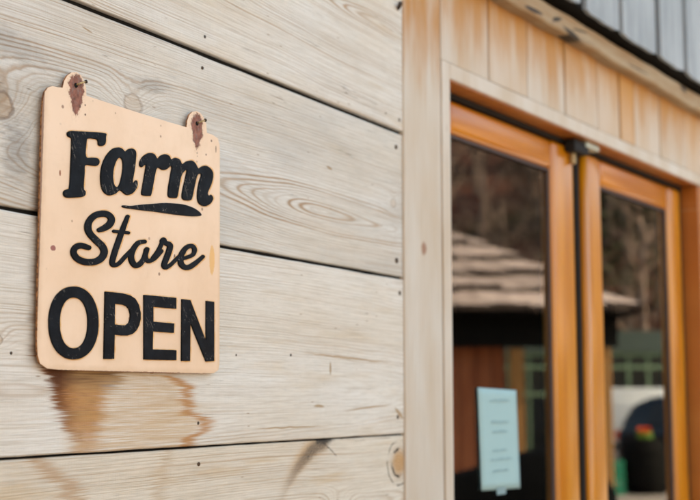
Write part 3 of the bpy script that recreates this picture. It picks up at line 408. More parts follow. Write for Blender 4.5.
def plank(x0, x1, z0, z1, mat, y=0., th=.024, jit=.0005, seed=0):
    """sawn board along X whose long edges waver a little"""
    rnd = random.Random(seed); n = int((x1-x0)/.02); bm = bmesh.new(); rows = []
    lo = hi = 0
    ez = .0022
    for i in range(n+1):
        x = x0 + (x1-x0)*i/n
        lo = lo*.8 + rnd.uniform(-1, 1)*jit*.6; hi = hi*.8 + rnd.uniform(-1, 1)*jit*.6
        cup = sin(i*.05+seed)*.0006
        a, b = z0+lo, z1+hi
        pr = [(y+th, a), (y+ez, a), (y+ez*.3, a+ez*.35), (y+cup, a+ez), (y+cup*.5, (a+b)/2), (y+cup, b-ez), (y+ez*.3, b-ez*.35), (y+ez, b), (y+th, b)]
        rows.append([bm.verts.new((x, p, q)) for p, q in pr])
    for a, b in zip(rows, rows[1:]):
        for k in range(9): bm.faces.new((a[k], b[k], b[(k+1) % 9], a[(k+1) % 9]))
    bm.faces.new(rows[0]); bm.faces.new(rows[-1][::-1])
    return bm
XL, XR = -1.6, 2.1109
for i, (z0, z1, mt, yy) in enumerate(((2.7215, 3.05, W_TOP2, .002), (2.4205, 2.7185, W_TOP2, .001), (2.1262, 2.4180, W_TOP, .0), (1.8312, 2.1185, W_SIGN, .0015), (1.5235, 1.8250, W_STAIN, .0), (1.2250, 1.5205, W_LOW, .001),
        (.922, 1.222, W_BASE, 0), (.62, .919, W_BASE, .001), (.31, .616, W_BASE, 0), (.06, .307, W_BASE, .001))):
    mk('wall_plank', plank(XL, XR, z0, z1, mt, yy, seed=i), mt, store, smooth=False)
mk('wall_sheathing', bxm(XL, XR+.002, .009, .06, .02, 3.05), VOID, store)
# nails with their small rust-dark heads
for i, (x, z, r) in enumerate(((1.4504, 2.1494, .0028), (1.446, 2.0988, .0026), (2.0959, 2.1471, .0042), (2.0841, 2.0897, .0045), (2.0844, 1.8617, .0055), (2.0956, 1.7982, .0045),
        (1.7005, 1.6651, .0025), (1.4478, 1.5571, .0028), (1.4517, 1.4968, .003), (1.0694, 1.6499, .0022), (1.5429, 1.6607, .0018), (2.0388, 2.1488, .0025), (2.085, 1.556, .004))):
    bm = bmesh.new(); tube(bm, [(x, .004, z), (x, -.0003, z), (x, -.0010, z)], [r, r, r*.75], 10)
    mk('nail', bm, NAIL, store)
bm = bmesh.new(); tube(bm, [(2.095, .01, 2.374), (2.09, -.004, 2.378), (2.082, -.012, 2.384)], [.004, .004, .005], 10); mk('nail', bm, NAIL, store)

def pB(name, bm, mat, parent=store, smooth=False):
    return mk(name, bm, mat, parent, MB if parent is store else None, smooth)
# corner post and the wall round the doors
pB('corner_post', bxm(.0, .1465, -.004, .03, .0, 3.0, bev=.002), W_POST)
pB('door_casing', bxm(.1495, .1835, -.006, .045, .0, 2.3095, bev=.0015), W_CASE)
pB('door_header', bxm(.1840, 2.0, -.006, .045, 2.2755, 2.3095, bev=.0015), W_CASE)
pB('door_lining', bxm(.186, 1.785, -.003, .12, 2.2722, 2.2750), OR_D)
bm = bmesh.new(); box(bm, 1.788, 1.86, -.004, .12, 0, 2.2717, bev=.002); pB('door_jamb', bm, OR_D)
bm = bmesh.new(); box(bm, .1505, .181, .050, .12, 0, 2.2717); pB('door_jamb', bm, OR_D)
pB('door_casing', bxm(1.864, 2.0, -.006, .03, 0, 2.272, bev=.0015), W_CASE)
xs = [.1495, .369, .566, .782, .992, 1.147, 1.258, 1.466, 1.69, 1.9, 2.06, 2.27, 2.45]
for i, (a, b) in enumerate(zip(xs, xs[1:])):
    w = FASC[3] if i in (5,) else FASC[[0, 1, 0, 1, 2, 3, 1, 0, 2, 1, 0, 2][i % 12]]
    g = (.005, .003, .0045, .005, .007, .008, .006, .0035)[i % 8]
    pB('fascia_board', bxm(a+g, b-.0015, -.001 - .0015*(i % 2), .02, 2.3125, 3.0, bev=.0012), w)
xs = [2.002, 2.2, 2.42, 2.61, 2.83, 3.05]
for i, (a, b) in enumerate(zip(xs, xs[1:])):
    pB('wall_board', bxm(a+.002, b-.002, 0, .022, .02, 2.309, bev=.0015), FASC[i % 3])
pB('wall_sheathing', bxm(.15, 3.05, .005, .045, 2.3125, 3.0), VOID)
pB('wall_sheathing', bxm(2.0, 3.05, .024, .045, .02, 2.309), VOID)
# eave beam and upper cladding that steps out over it
bm = bmesh.new(); n = 60; rows = []
for i in range(n+1):
    x = .1 + 3.2*i/n; e = .0018*sin(i*1.7) + .0015*sin(i*.61); rows.append([bm.verts.new(p) for p in ((x, -.0035, 2.5045+e), (x, -.036, 2.5035+e), (x, -.040, 2.508+e), (x, -.040, 2.551+e*.7), (x, -.036, 2.555+e*.7), (x, -.0035, 2.555))])
for a, b in zip(rows, rows[1:]):
    for k in range(6): bm.faces.new((a[k], b[k], b[(k+1) % 6], a[(k+1) % 6]))
bm.faces.new(rows[0]); bm.faces.new(rows[-1][::-1]); pB('eave_beam', bm, BEAM)
pB('eave_void', bxm(.1, 3.3, -.059, -.0035, 2.580, 2.98), VOID)  # black box put in for the shadow beneath the cladding
cx = [.10, .31, .52, .752, .768, 1.003, 1.012, 1.283, 1.300, 1.517, 1.530, 1.76, 1.77, 1.99, 2.0, 2.23, 2.24, 2.5, 2.51, 2.8]
cl = [(.10, .305), (.318, .512), (.530, .742), (.772, .994), (1.016, 1.270), (1.306, 1.506), (1.534, 1.750), (1.776, 1.980), (2.0, 2.22), (2.24, 2.49), (2.51, 2.8), (2.815, 3.1)]
for i, (a, b) in enumerate(cl):
    rnd = random.Random(i); bm = bmesh.new(); n = 8; lo = []
    zl = 2.572 + rnd.uniform(-.004, .004)
    for k in range(n+1):
        b_ = b - .008; x = a + (b_-a)*k/n; zz = zl + (.006 if k in (0, n) else 0) + rnd.uniform(-.0015, .0015)
        lo.append([bm.verts.new(p) for p in ((x, -.072, zz), (x, -.060, zz+.002), (x, -.060, 3.2), (x, -.072, 3.2))])
    for p, q_ in zip(lo, lo[1:]):
        for k in range(4): bm.faces.new((p[k], q_[k], q_[(k+1) % 4], p[(k+1) % 4]))
    bm.faces.new(lo[0]); bm.faces.new(lo[-1][::-1])
    pB('cladding_board', bm, CLAD[i % 2])

# doors
def door(s0, s1, g0, g1, latch):
    F0, F1 = .045, .085
    bm = bmesh.new(); gt = 2.180; top = 2.259
    box(bm, s0, g0, F0, F1, .03, top, bev=.016, seg=5); box(bm, g1, s1, F0, F1, .03, top, bev=.016, seg=5)
    d = pB('door', bm, OR_V, smooth=True)
    r = bmesh.new(); box(r, g0+.0008, g1-.0008, F0+.0012, F1-.001, gt, top-.001, bev=.016, seg=5); mk('top_rail', r, OR_H, d, smooth=True)
    r = bmesh.new(); box(r, g0+.0008, g1-.0008, F0+.0012, F1-.001, .03, .24, bev=.016, seg=5); mk('bottom_rail', r, OR_H, d, smooth=True)
    mk('glass_pane', bxm(g0-.004, g1+.004, .0635, .0675, .235, gt+.004), GLASS, d)
    bm = bmesh.new(); w = .006
    for a, b, c, e in ((g0, g0+w, .24, gt), (g1-w, g1, .24, gt), (g0+w, g1-w, gt-w, gt), (g0+w, g1-w, .24, .24+w)): box(bm, a, b, .0555, .0630, c, e)
    mk('glazing_seal', bm, PUT, d)
    return d
d1 = door(.150, .936, .272, .800, True); d1['label'] = 'amber varnished glazed door leaf beside the corner post'
d2 = door(.975, 1.765, 1.118, 1.652, False); d2['label'] = 'amber varnished glazed door leaf farther from the sign'
bm = bmesh.new(); tube(bm, [(.988, .046, .04), (.988, .046, 2.255)], [.0145, .0145], 14); mk('door_bead', bm, OR_V, d2, smooth=True)
mk('latch_catch', bxm(.870, .962, .012, .044, 2.236, 2.268, bev=.004), DARK, d1)
mk('latch_plate', bxm(.900, .918, .030, .0445, 2.208, 2.240, bev=.004), BRASS, d1)
mk('door_hook', bxm(.936, 1.022, .008, .034, 2.256, 2.2715, bev=.003), GALV, d2)
pB('door_gap_shade', bxm(.9365, .9745, .090, .118, .03, 2.27), DARK)  # black strips here and below put in as the shade of the door gaps
mk('edge_gap_shade', bxm(.952, .9745, .049, .089, .03, 2.258), DARK, d2)
pB('door_gap_shade', bxm(.186, 1.785, .047, .085, 2.2602, 2.2718), DARK)
pB('door_gap_shade', bxm(1.766, 1.7875, .052, .085, .03, 2.258), DARK)
pB('door_sill', bxm(.15, 1.86, -.04, .13, 0, .028, bev=.004), W_CASE)

# the dim room behind and the rest of the body (side walls, roof)
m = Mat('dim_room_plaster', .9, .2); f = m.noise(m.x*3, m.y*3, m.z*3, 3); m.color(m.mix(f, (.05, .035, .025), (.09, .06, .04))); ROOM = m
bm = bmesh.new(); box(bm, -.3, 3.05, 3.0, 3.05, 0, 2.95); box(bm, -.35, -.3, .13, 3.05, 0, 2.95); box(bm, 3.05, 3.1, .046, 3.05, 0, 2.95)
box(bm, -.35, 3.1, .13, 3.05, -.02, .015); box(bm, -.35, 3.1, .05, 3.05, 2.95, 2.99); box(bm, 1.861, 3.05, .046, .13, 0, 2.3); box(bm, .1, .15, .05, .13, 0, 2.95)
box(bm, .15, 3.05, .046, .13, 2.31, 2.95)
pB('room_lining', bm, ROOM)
m = Mat('roof_board_wood', .8, .2); f = m.noise(m.x*8, m.y*60, m.z*8, 3); m.color(m.mix(f, (.1, .085, .07), (.2, .17, .14))); ROOFM = m
bm = bmesh.new()
box(bm, -1.8, 5.6, -.02, 4.2, 3.22, 3.30)
mk('roof', bm, ROOFM, store)
mk('side_wall', bxm(-1.65, -1.6, .0, 4.0, 0, 3.2), FASC[0], store)
mk('sky_block_wall', bxm(-3.4, -3.1, -7.5, 4.0, 0, 4.4), FASC[0], store)  # unseen wall added to block sky light from the left
mk('back_wall', bxm(-1.6, 5.4, 3.95, 4.0, 0, 3.2), FASC[0], store)
pB('side_wall', bxm(3.11, 3.16, .0, 4.2, 0, 3.2), FASC[0])

# ------------------------------------------------------------------ the sign
sign = thing('shop_sign', 'cream painted metal sign with raised black letters reading Farm Store OPEN', 'sign', (1.10, 0, 1.64))
outline('sign_plate', TR['plate'], -.009, .0032, .0004, (CREAM, EDGE), sign, 1, True)
for k, nm in (('F', 'letter'), ('a', 'letter'), ('rm', 'letter_pair'), ('S', 'letter'), ('tore', 'joined_letters'), ('O', 'letter'), ('P', 'letter'), ('E', 'letter'), ('N', 'letter')):
    bev = .0012 if k in ('F', 'a', 'rm', 'S', 'tore') else .0006
    lt = outline(nm, TR[k], -.0115, .0029, bev, (INK,), sign, 3)
    outline('amber_edge', TR[k+'_e'], -.0093, .0006, .0001, (AMB,), lt, 0)  # flat amber fringe showing just outside each letter
outline('underline_stroke', TR['swash'], -.0113, .0027, .0008, (INK,), sign, 2)
for (nx, nz) in ((.0601, .3674), (.3223, .3677)):
    bm = bmesh.new(); tube(bm, [(nx, -.0088, nz-.002), (nx, -.0096, nz-.002)], [.0034, .0032], 14)
    mk('nail_hole', bm, VOID, sign)
    bm = bmesh.new(); tube(bm, [(nx+.001, -.004, nz-.001), (nx+.002, -.012, nz), (nx+.006, -.0155, nz+.0025), (nx+.0095, -.017, nz+.004)], [.0014, .0015, .0014, .0013], 8)
    mk('hanging_nail', bm, BRASS, sign)
    bm = bmesh.new(); tube(bm, [(nx+.0092, -.0169, nz+.0039), (nx+.011, -.0177, nz+.0047)], [.0026, .0024], 10)
    mk('nail_head', bm, NAIL, sign)

# ------------------------------------------------------------------ notice on the glass
m = Mat('pale_blue_paper', .8, .2); f = m.noise(m.x*20, 0., m.z*20, 3); m.color(m.mix(f, (.30, .44, .44), (.34, .48, .47))); PAPER = m
m = Mat('faded_print', .8, .2); f = m.noise(m.x*200, 0., m.z*200, 3); m.color(m.mix(f, (.23, .35, .36), (.27, .39, .40))); PRINT = m
m = Mat('clear_tape', .2, .5); f = m.noise(m.x*50, 0., m.z*50, 3); m.color(m.mix(f, (.2, .3, .31), (.24, .34, .35))); TAPE = m
note = thing('paper_notice', 'pale blue paper notice taped inside the near door pane', 'notice', (0, 0, 0))
note.matrix_basis = MB @ Matrix.Translation((.4155, .0595, 1.383))
bm = bmesh.new(); nx_, nz_ = 8, 14; g = {}
for i in range(nx_+1):
    for j in range(nz_+1):
        u, v = i/nx_, j/nz_
        g[i, j] = bm.verts.new((.192*u + .006*(1-v) - .006*v, -.0012*sin(u*3.1)*(.6+.4*sin(v*5)), .232*v - .006*u))
for i in range(nx_):
    for j in range(nz_): bm.faces.new((g[i, j], g[i+1, j], g[i+1, j+1], g[i, j+1]))
sheet = mk('paper_sheet', bm, PAPER, note, smooth=True)
md = sheet.modifiers.new('thick', 'SOLIDIFY'); md.thickness = .0004
rnd = random.Random(4)
for (z, a, b) in ((.200, .05, .145), (.150, .055, .14), (.128, .06, .135), (.085, .06, .13), (.064, .05, .15), (.038, .06, .135)):
    n = 30; up = []; dn = []; hgt = .004; bm = bmesh.new()
    for i in range(n+1):
        x = a + (b-a)*i/n; hgt = rnd.uniform(.0015, .006)
        up.append([bm.verts.new((x, y, z+hgt)) for y in (-.0024, -.0019)]); dn.append([bm.verts.new((x, y, z)) for y in (-.0024, -.0019)])
    for i in range(n):
        bm.faces.new((up[i][0], up[i+1][0], dn[i+1][0], dn[i][0])); bm.faces.new((up[i][1], dn[i][1], dn[i+1][1], up[i+1][1]))
        bm.faces.new((up[i][0], up[i][1], up[i+1][1], up[i+1][0])); bm.faces.new((dn[i][0], dn[i+1][0], dn[i+1][1], dn[i][1]))
    bm.faces.new((up[0][0], dn[0][0], dn[0][1], up[0][1])); bm.faces.new((up[n][0], up[n][1], dn[n][1], dn[n][0]))
    mk('text_line', bm, PRINT, note)
mk('tape_strip', bxm(.075, .12, -.0026, -.0018, -.014, .002), TAPE, note)

# ------------------------------------------------------------------ across the yard (seen only mirrored in the panes)
nB = Vector((-sin(DL), -cos(DL), 0)); OB = Vector((X0, 0, 0)); PG = OB - nB*.0635
def mirv(v): return v - nB*(2*v.dot(nB))
Fh = Vector((AIM.x, AIM.y, 0)).normalized(); Rt = Vector((Fh.y, -Fh.x, 0))
mo = CAM - nB*(2*(CAM - PG).dot(nB)); mo.z = 0
mF, mR = mirv(Fh), mirv(Rt)
YROT = math.atan2(mF.y, mF.x) - pi/2          # yard frame: +Y away from the doors, -X = to the right in the reflection
MY = Matrix.Translation(mo) @ Matrix.Rotation(YROT, 4, 'Z')
def yard(xv, d, z=0.): return MY @ Vector((-xv, d, z))

m = Mat('sunlit_gravel', .9, .2); f = m.noise(m.x*1.5, m.y*1.5, 0., 4, .6); gq = m.noise(m.x*40, m.y*40, 0., 3, .7)
m.color(m.mix(gq.step(.3, .7), m.mix(f, (.42, .36, .32), (.33, .27, .23)), (.24, .2, .17))); m.bump(gq, .6, .01); GRAV = m
bm = bmesh.new(); n = 40; S = 900
gv = {}
for i in range(-n, n+1):
    for j in range(-n, n+1):
        x = S*(abs(i)/n)**3*(1 if i > 0 else -1); y = S*(abs(j)/n)**3*(1 if j > 0 else -1)
        gv[i, j] = bm.verts.new((x, y, 0))
for i in range(-n, n):
    for j in range(-n, n): bm.faces.new((gv[i, j], gv[i+1, j], gv[i+1, j+1], gv[i, j+1]))
struct(mk('ground', bm, GRAV))
m = Mat('leaf_litter_hillside', .95, .1); f = m.noise(m.x*.12, m.y*.12, m.z*.12, 5, .65); g = m.noise(m.x*1.1, m.y*1.1, m.z*1.1, 4, .7)
col = m.mix(f.step(.35, .65), (.16, .06, .04), (.045, .036, .02)); col = m.mix(g.step(.45, .7)*.6, col, (.18, .10, .075)); m.color(col); HILLM = m
rnd = random.Random(11); bm = bmesh.new(); hv = {}
def hill_h(x, d):
    t = max(0, d-34); return -1 + 29*(1-math.exp(-(t/42)**1.3)) + (1.5*sin(x*.07)+1.1*sin(x*.19+d*.1))*min(1, t/15)
for i in range(49):
    for j in range(27):
        x = -110 + i*5; d = 33 + j*4
        hv[i, j] = bm.verts.new((-x, d, hill_h(x, d) + rnd.uniform(-.25, .25)*(j > 0)))
for i in range(48):
    for j in range(26): bm.faces.new((hv[i, j], hv[i+1, j], hv[i+1, j+1], hv[i, j+1]))
o = struct(mk('hillside', bm, HILLM, None, MY, smooth=True))

m = Mat('bare_tree_bark', .9, .1); f = m.noise(m.x*6, m.y*6, m.z*1.5, 4, .6); m.color(m.mix(f.step(.3, .7), (.42, .30, .24), (.17, .11, .08))); BARK = m
m = Mat('dark_needles', .8, .2); f = m.noise(m.x*2, m.y*2, m.z*2, 3); m.color(m.mix(f.step(.3, .7), (.03, .045, .018), (.06, .07, .03))); NEED = m
def bare_tree(seed):
    rnd = random.Random(seed); r = thing('bare_tree', '', 'tree')
    bm = bmesh.new(); H = 9; pts = [(0, 0, -.3)]; x = y = 0
    for k in range(1, 7): x += rnd.uniform(-.18, .18); y += rnd.uniform(-.18, .18); pts.append((x, y, H*k/6))
    tube(bm, pts, [.2, .17, .14, .11, .08, .05, .02], 7); mk('trunk', bm, BARK, r)
    bm = bmesh.new()
    for k in range(30):
        t = rnd.uniform(1.6, 5.7); i = int(t); p = Vector(pts[i]).lerp(Vector(pts[i+1]), t-i)
        a = rnd.uniform(0, 2*pi); L = rnd.uniform(1.4, 2.8)*(1.15 - t/8); d = Vector((cos(a), sin(a), rnd.uniform(.5, 1.3))).normalized()
        e = p + d*L; mid = p + d*L*.5 + Vector((0, 0, -.12)); tube(bm, [p, mid, e], [.05, .035, .012], 4)
        for q_ in range(5):
            s_ = p.lerp(e, rnd.uniform(.35, 1)); dd = (d + Vector((rnd.uniform(-.9, .9), rnd.uniform(-.9, .9), rnd.uniform(0, .8)))).normalized()
            tube(bm, [s_, s_ + dd*rnd.uniform(.4, 1.1)], [.02, .006], 3, False)
    mk('crown', bm, BARK, r); return r
def fir(seed):
    rnd = random.Random(seed); r = thing('fir_tree', '', 'tree')
    bm = bmesh.new(); tube(bm, [(0, 0, -.3), (0, 0, 4), (0, 0, 9)], [.2, .13, .03], 7); mk('trunk', bm, BARK, r)
    bm = bmesh.new()
    for k in range(900):
        z = 1. + 8*rnd.random()**1.2; rad = (9.3-z)*.27*(.3+.75*rnd.random()); a = rnd.uniform(0, 2*pi)
        c = Vector((cos(a)*rad, sin(a)*rad, z - rad*.25)); d = Vector((cos(a), sin(a), -.35)).normalized(); w = Vector((-sin(a), cos(a), rnd.uniform(-.4, .4)))*rnd.uniform(.06, .16); L = rnd.uniform(.25, .6)
        bm.faces.new([bm.verts.new(p) for p in (c-w, c+w, c+d*L)])
    mk('crown', bm, NEED, r); return r
def copy_tree(src):
    c = src.copy(); COL.objects.link(c)
    for ch in src.children:
        k = ch.copy(); COL.objects.link(k); k.parent = c
    return c
protos = [bare_tree(s) for s in (1, 2, 3)]; fproto = fir(5)
used = set(); rnd = random.Random(21)
spots = []
for (xv, d) in ((2.2, 38), (3.6, 43), (4.6, 37), (5.4, 48), (6.6, 41), (8.0, 45), (9.3, 38), (10.8, 50), (12.5, 42), (14, 47), (3.0, 55), (6.2, 58), (9.6, 60), (13, 62), (16.5, 54), (.5, 46), (-2.5, 42), (-6, 47), (-10, 41), (20, 44), (25, 52), (-15, 50), (5.0, 68), (11.4, 70), (17, 70)):
    spots.append((xv, d, 'b'))
for (xv, d) in ((7.6, 40), (10.3, 44), (12.0, 52), (15.3, 44), (18.5, 49), (8.6, 56), (-7.6, 44), (14.6, 60)): spots.append((xv, d, 'f'))
for i, (xv, d, kd) in enumerate(spots):
    src = protos[i % 3] if kd == 'b' else fproto
    if src.name in used: o = copy_tree(src)
    else: o = src; used.add(src.name)
    o.location = yard(xv, d, hill_h(xv, d)); s = rnd.uniform(.8, 1.15); o.scale = (s, s, s); o.rotation_euler = (0, 0, rnd.uniform(0, 6))
    o['label'] = 'bare leafless tree on the brown hillside mirrored in the door glass' if kd == 'b' else 'dark evergreen tree on the hillside mirrored in the door glass'
    o['group'] = 'bare trees on the hillside' if kd == 'b' else 'dark evergreens on the hillside'

# shingled house opposite
m = Mat('silver_shingles', .85, .2); vd, vc_ = m.vor(m.x*4.2, 0., m.z*4.35, .8)
f = m.noise(m.x*1.3, m.y*1.3, m.z*3, 4, .65); g = m.noise(m.x*14, m.y*3, m.z*5, 3, .7)
col = m.mix(vc_*.6, (.74, .56, .49), (.42, .30, .25)); col = m.mix(f.step(.35, .7)*.5, col, (.28, .2, .17)); col = m.mix(g.step(.55, .75)*.4, col, (.62, .5, .44)); m.color(col); SHIN = m
m = Mat('dark_shingle_ends', .9, .1); m.color(m.mix(m.noise(m.x*9, m.y*9, m.z*9, 3), (.05, .035, .03), (.14, .10, .08))); BUTT = m  # weathered end colour, darkened for the shadow line of each course
m = Mat('redbrown_boards', .8, .2); st = ((m.x*(2*pi/.17)).sin()).step(.93, .99); f = m.noise(m.x*9, m.y*9, m.z*1.5, 3, .6)
m.color(m.mix(st*.8, m.mix(f.step(.3, .7), (.62, .22, .11), (.42, .13, .06)), (.03, .015, .01))); RED = m
house = thing('shingled_house', 'red-brown boarded house with a low hipped shingle roof mirrored in the door glass', 'house', yard(0, 12), YROT)
bm = bmesh.new()
E0, E1, D0, D1, ze, zr = -2.95, 7.0, 0., 5.6, 2.44, 4.05       # local x = minus reflected x
nrow = 8
def hiprow(t): return [(E0+2.8*t, D0+2.8*t), (E1-2.8*t, D0+2.8*t), (E1-2.8*t, D1-2.8*t), (E0+2.8*t, D1-2.8*t)]
rnd = random.Random(8)
for k in range(nrow):
    t0, t1 = k/nrow, min((k+1.2)/nrow, 1)
    za, zb = ze + (zr-ze)*t0, ze + (zr-ze)*t1
    A_, B_ = hiprow(t0), hiprow(t1)
    for q_ in range(4):
        r_ = (q_+1) % 4; P0, P1, Q0, Q1 = (Vector(v) for v in (A_[q_], A_[r_], B_[q_], B_[r_])); Ln = (P1-P0).length
        u = 0.
        while u < 1:
            u2 = min(1, u + rnd.uniform(.14, .34)/max(Ln, .1)); e = rnd.uniform(-.10, .06); th = rnd.uniform(.05, .085)
            p0, p1, b0, b1 = P0.lerp(P1, u), P0.lerp(P1, u2), Q0.lerp(Q1, u), Q0.lerp(Q1, u2)
            p0 = p0 + (b0-p0)*e; p1 = p1 + (b1-p1)*(e + rnd.uniform(-.04, .04)); zl_ = za + (zb-za)*e
            v = [bm.verts.new(c) for c in ((*p0, zl_+th), (*p1, zl_+th), (*b1, zb), (*b0, zb), (*p0, zl_), (*p1, zl_))]
            bm.faces.new(v[:4]); f_ = bm.faces.new((v[4], v[5], v[1], v[0])); f_.material_index = 1
            u = u2
mk('roof', bm, (SHIN, BUTT), house)
mk('eave_soffit', bxm(E0+.05, E1-.05, .05, D1-.05, 2.40, 2.438), VOID, house)
mk('eave_shade_board', bxm(E0+.2, E1-.2, .34, .38, 2.08, 2.40), VOID, house)  # black board painted in as the shadow under the eaves
mk('wall', bxm(-1.62, 6.2, .62, 5.0, .3, 2.39), RED, house)
mk('plinth', bxm(-1.66, 6.25, .58, 5.04, 0, .3), VOID, house)
m = Mat('porch_post_wood', .6, .3); f = m.noise(m.x*30, m.y*30, m.z*2, 3); m.color(m.mix(f, (.5, .24, .07), (.4, .2, .08))); PPW = m
for px_ in (-1.72, -2.62): mk('porch_post', bxm(px_-.07, px_+.07, .40, .54, 0, 2.075, bev=.01), PPW, house)
m = Mat('window_dark', .1, .5); f = m.noise(m.x, m.y, m.z, 2); m.color(m.mix(f, (.01, .01, .012), (.03, .03, .03))); WD = m
for wx in (0.9, 3.2):
    w = mk('window', bxm(wx, wx+1., .585, .612, 1.0, 1.95), PPW, house)
    mk('pane', bxm(wx+.07, wx+.93, .575, .583, 1.07, 1.88), WD, w)

# green-framed glasshouse farther back
m = Mat('green_frame_paint', .6, .3); f = m.noise(m.x*5, m.y*5, m.z*5, 3); m.color(m.mix(f, (.16, .25, .15), (.26, .33, .2))); GRN = m
gh = thing('greenhouse', 'long low green-framed greenhouse with dark panes behind the house, mirrored in the glass', 'greenhouse', yard(7, 29), YROT)
mk('pane', bxm(-4.5, 3.2, .05, 3, .3, 2.5), WD, gh)
mk('base_wall', bxm(-4.55, 3.25, 0., 3.05, 0, .3), GRN, gh)
for k in range(17):
    x = -4.5 + k*.48; mk('glazing_bar', bxm(x-.035, x+.035, -.01, .048, .3, 2.5), GRN, gh)
for z in (1.55, 2.2, 2.5): mk('rail', bxm(-4.6, 3.3, -.02, .047, z, z+.09), GRN, gh)
m = Mat('greenhouse_roof_sheet', .6, .3); f = m.noise(m.x*2, m.y*2, m.z*2, 3); m.color(m.mix(f, (.025, .035, .022), (.05, .06, .04))); GR2 = m
bm = bmesh.new(); p = [(-4.7, -.1, 2.6), (3.4, -.1, 2.6), (3.4, 1.5, 3.2), (-4.7, 1.5, 3.2), (3.4, 3.1, 2.6), (-4.7, 3.1, 2.6)]; vs = [bm.verts.new(q_) for q_ in p]
bm.faces.new((vs[0], vs[1], vs[2], vs[3])); bm.faces.new((vs[3], vs[2], vs[4], vs[5])); bm.faces.new((vs[1], vs[4], vs[2])); bm.faces.new((vs[0], vs[3], vs[5])); bm.faces.new((vs[0], vs[5], vs[4], vs[1]))
mk('roof', bm, GR2, gh)

# parked cars
def paint(name, c, r=.25):
    m = Mat(name, r, .5); f = m.noise(m.x*3, m.y*3, m.z*3, 3); m.color(m.mix(f, c, tuple(v*.9 for v in c))); m.p.inputs['Coat Weight'].default_value = .6; return m
BLK = paint('black_car_paint', (.008, .009, .011)); WHT = paint('white_car_paint', (.78, .76, .74)); m = Mat('tyre_rubber', .85, .2); f = m.noise(m.x*30, m.y*30, m.z*30, 2); m.color(m.mix(f, (.012, .012, .012), (.025, .025, .025))); TYRE = m
m = Mat('alloy_rim', .35, .5); m.p.inputs['Metallic'].default_value = .8; f = m.noise(m.x*9, m.y*9, m.z*9, 2); m.color(m.mix(f, (.4, .4, .42), (.5, .5, .5))); RIM = m
m = Mat('red_lamp_lens', .2, .5); f = m.noise(m.x*30, m.y*30, m.z*30, 2); m.color(m.mix(f, (.75, .03, .01), (.8, .12, .01))); REDL = m
def car(label, body_mat, H, loc, rz, van=False):
    c = thing('parked_car', label, 'car', loc, rz)
    prof = [(-2.25, .3), (-2.3, 1.0), (-2.28, H-.1), (-2.2, H), (1.5, H), (1.95, 1.15), (2.4, 1.0), (2.45, .4), (2.3, .3)] if van else [(-2.2, .34), (-2.25, .7), (-2.2, .98), (-2.1, 1.05), (-1.9, H-.1), (-1.6, H), (.3, H), (.55, H-.06), (1.15, 1.05), (2.0, .9), (2.2, .72), (2.22, .4), (2.1, .3), (-2.1, .28)]
    bm = bmesh.new(); W = .88; L = [bm.verts.new((x, -W, z)) for x, z in prof]; Rr = [bm.verts.new((x, W, z)) for x, z in prof]; n = len(prof)
    for v in L + Rr:
        if v.co.z > 1.1: v.co.y *= .84
    bm.faces.new(L); bm.faces.new(Rr[::-1])
    for i in range(n): bm.faces.new((L[i], Rr[i], Rr[(i+1) % n], L[(i+1) % n]))
    bmesh.ops.bevel(bm, geom=list(bm.edges), offset=.05, segments=2, profile=.5, affect='EDGES')
    mk('body', bm, body_mat, c, smooth=True)
    for sy in (-1, 1):
        bm = bmesh.new(); q_ = [(-1.75, 1.08), (-1.62, H-.12), (.25, H-.12), (.85, 1.08)]
        a = [bm.verts.new((x, sy*(.865 if z < 1.1 else .755), z)) for x, z in q_]; b = [bm.verts.new((x, sy*(.895 if z < 1.1 else .785), z)) for x, z in q_]
        bm.faces.new(a); bm.faces.new(b[::-1])
        for i in range(4): bm.faces.new((a[i], b[i], b[(i+1) % 4], a[(i+1) % 4]))
        if van: bm.free(); mk('side_window', bxm(1.0, 1.6, min(sy*.80, sy*.89), max(sy*.80, sy*.89), 1.15, 1.5), WD, c)
        else: mk('side_window', bm, WD, c)
        for wx in (-1.38, 1.38):
            bm = bmesh.new(); tube(bm, [(wx, sy*.70, .33), (wx, sy*.73, .33), (wx, sy*.88, .33), (wx, sy*.91, .33)], [.28, .33, .33, .28], 24); w = mk('wheel', bm, TYRE, c, smooth=False)
            bm = bmesh.new(); tube(bm, [(wx, sy*.905, .33), (wx, sy*.925, .33)], [.2, .17], 20); mk('rim', bm, RIM, w)
        mk('tail_light', bxm(-2.28, -2.18, sy*.72-.13, sy*.72+.13, .82, 1.0, bev=.02), REDL, c)
        mk('headlight', bxm(2.12, 2.235, sy*.65-.14, sy*.65+.14, .66, .80, bev=.02), RIM, c)
    bm = bmesh.new(); vs = [bm.verts.new(p) for p in ((-2.17, -.7, 1.1), (-2.17, .7, 1.1), (-1.98, .62, H-.14), (-1.98, -.62, H-.14), (-2.12, -.7, 1.08), (-2.12, .7, 1.08), (-1.9, .62, H-.14), (-1.9, -.62, H-.14))]
    for f_ in ((0, 1, 2, 3), (4, 7, 6, 5), (0, 4, 5, 1), (1, 5, 6, 2), (2, 6, 7, 3), (3, 7, 4, 0)): bm.faces.new([vs[i] for i in f_])
    mk('rear_window', bm, WD, c)
    mk('number_plate', bxm(-2.285, -2.255, -.26, .26, .62, .73), WHT, c)
    return c
car('black car with its red tail lamp showing, mirrored in the far door pane', BLK, 1.56, yard(6.9, 20.4), YROT + R(203))
car('white van parked behind the black car, mirrored in the far door pane', WHT, 1.72, yard(6.6, 24.6), YROT + R(180), True)

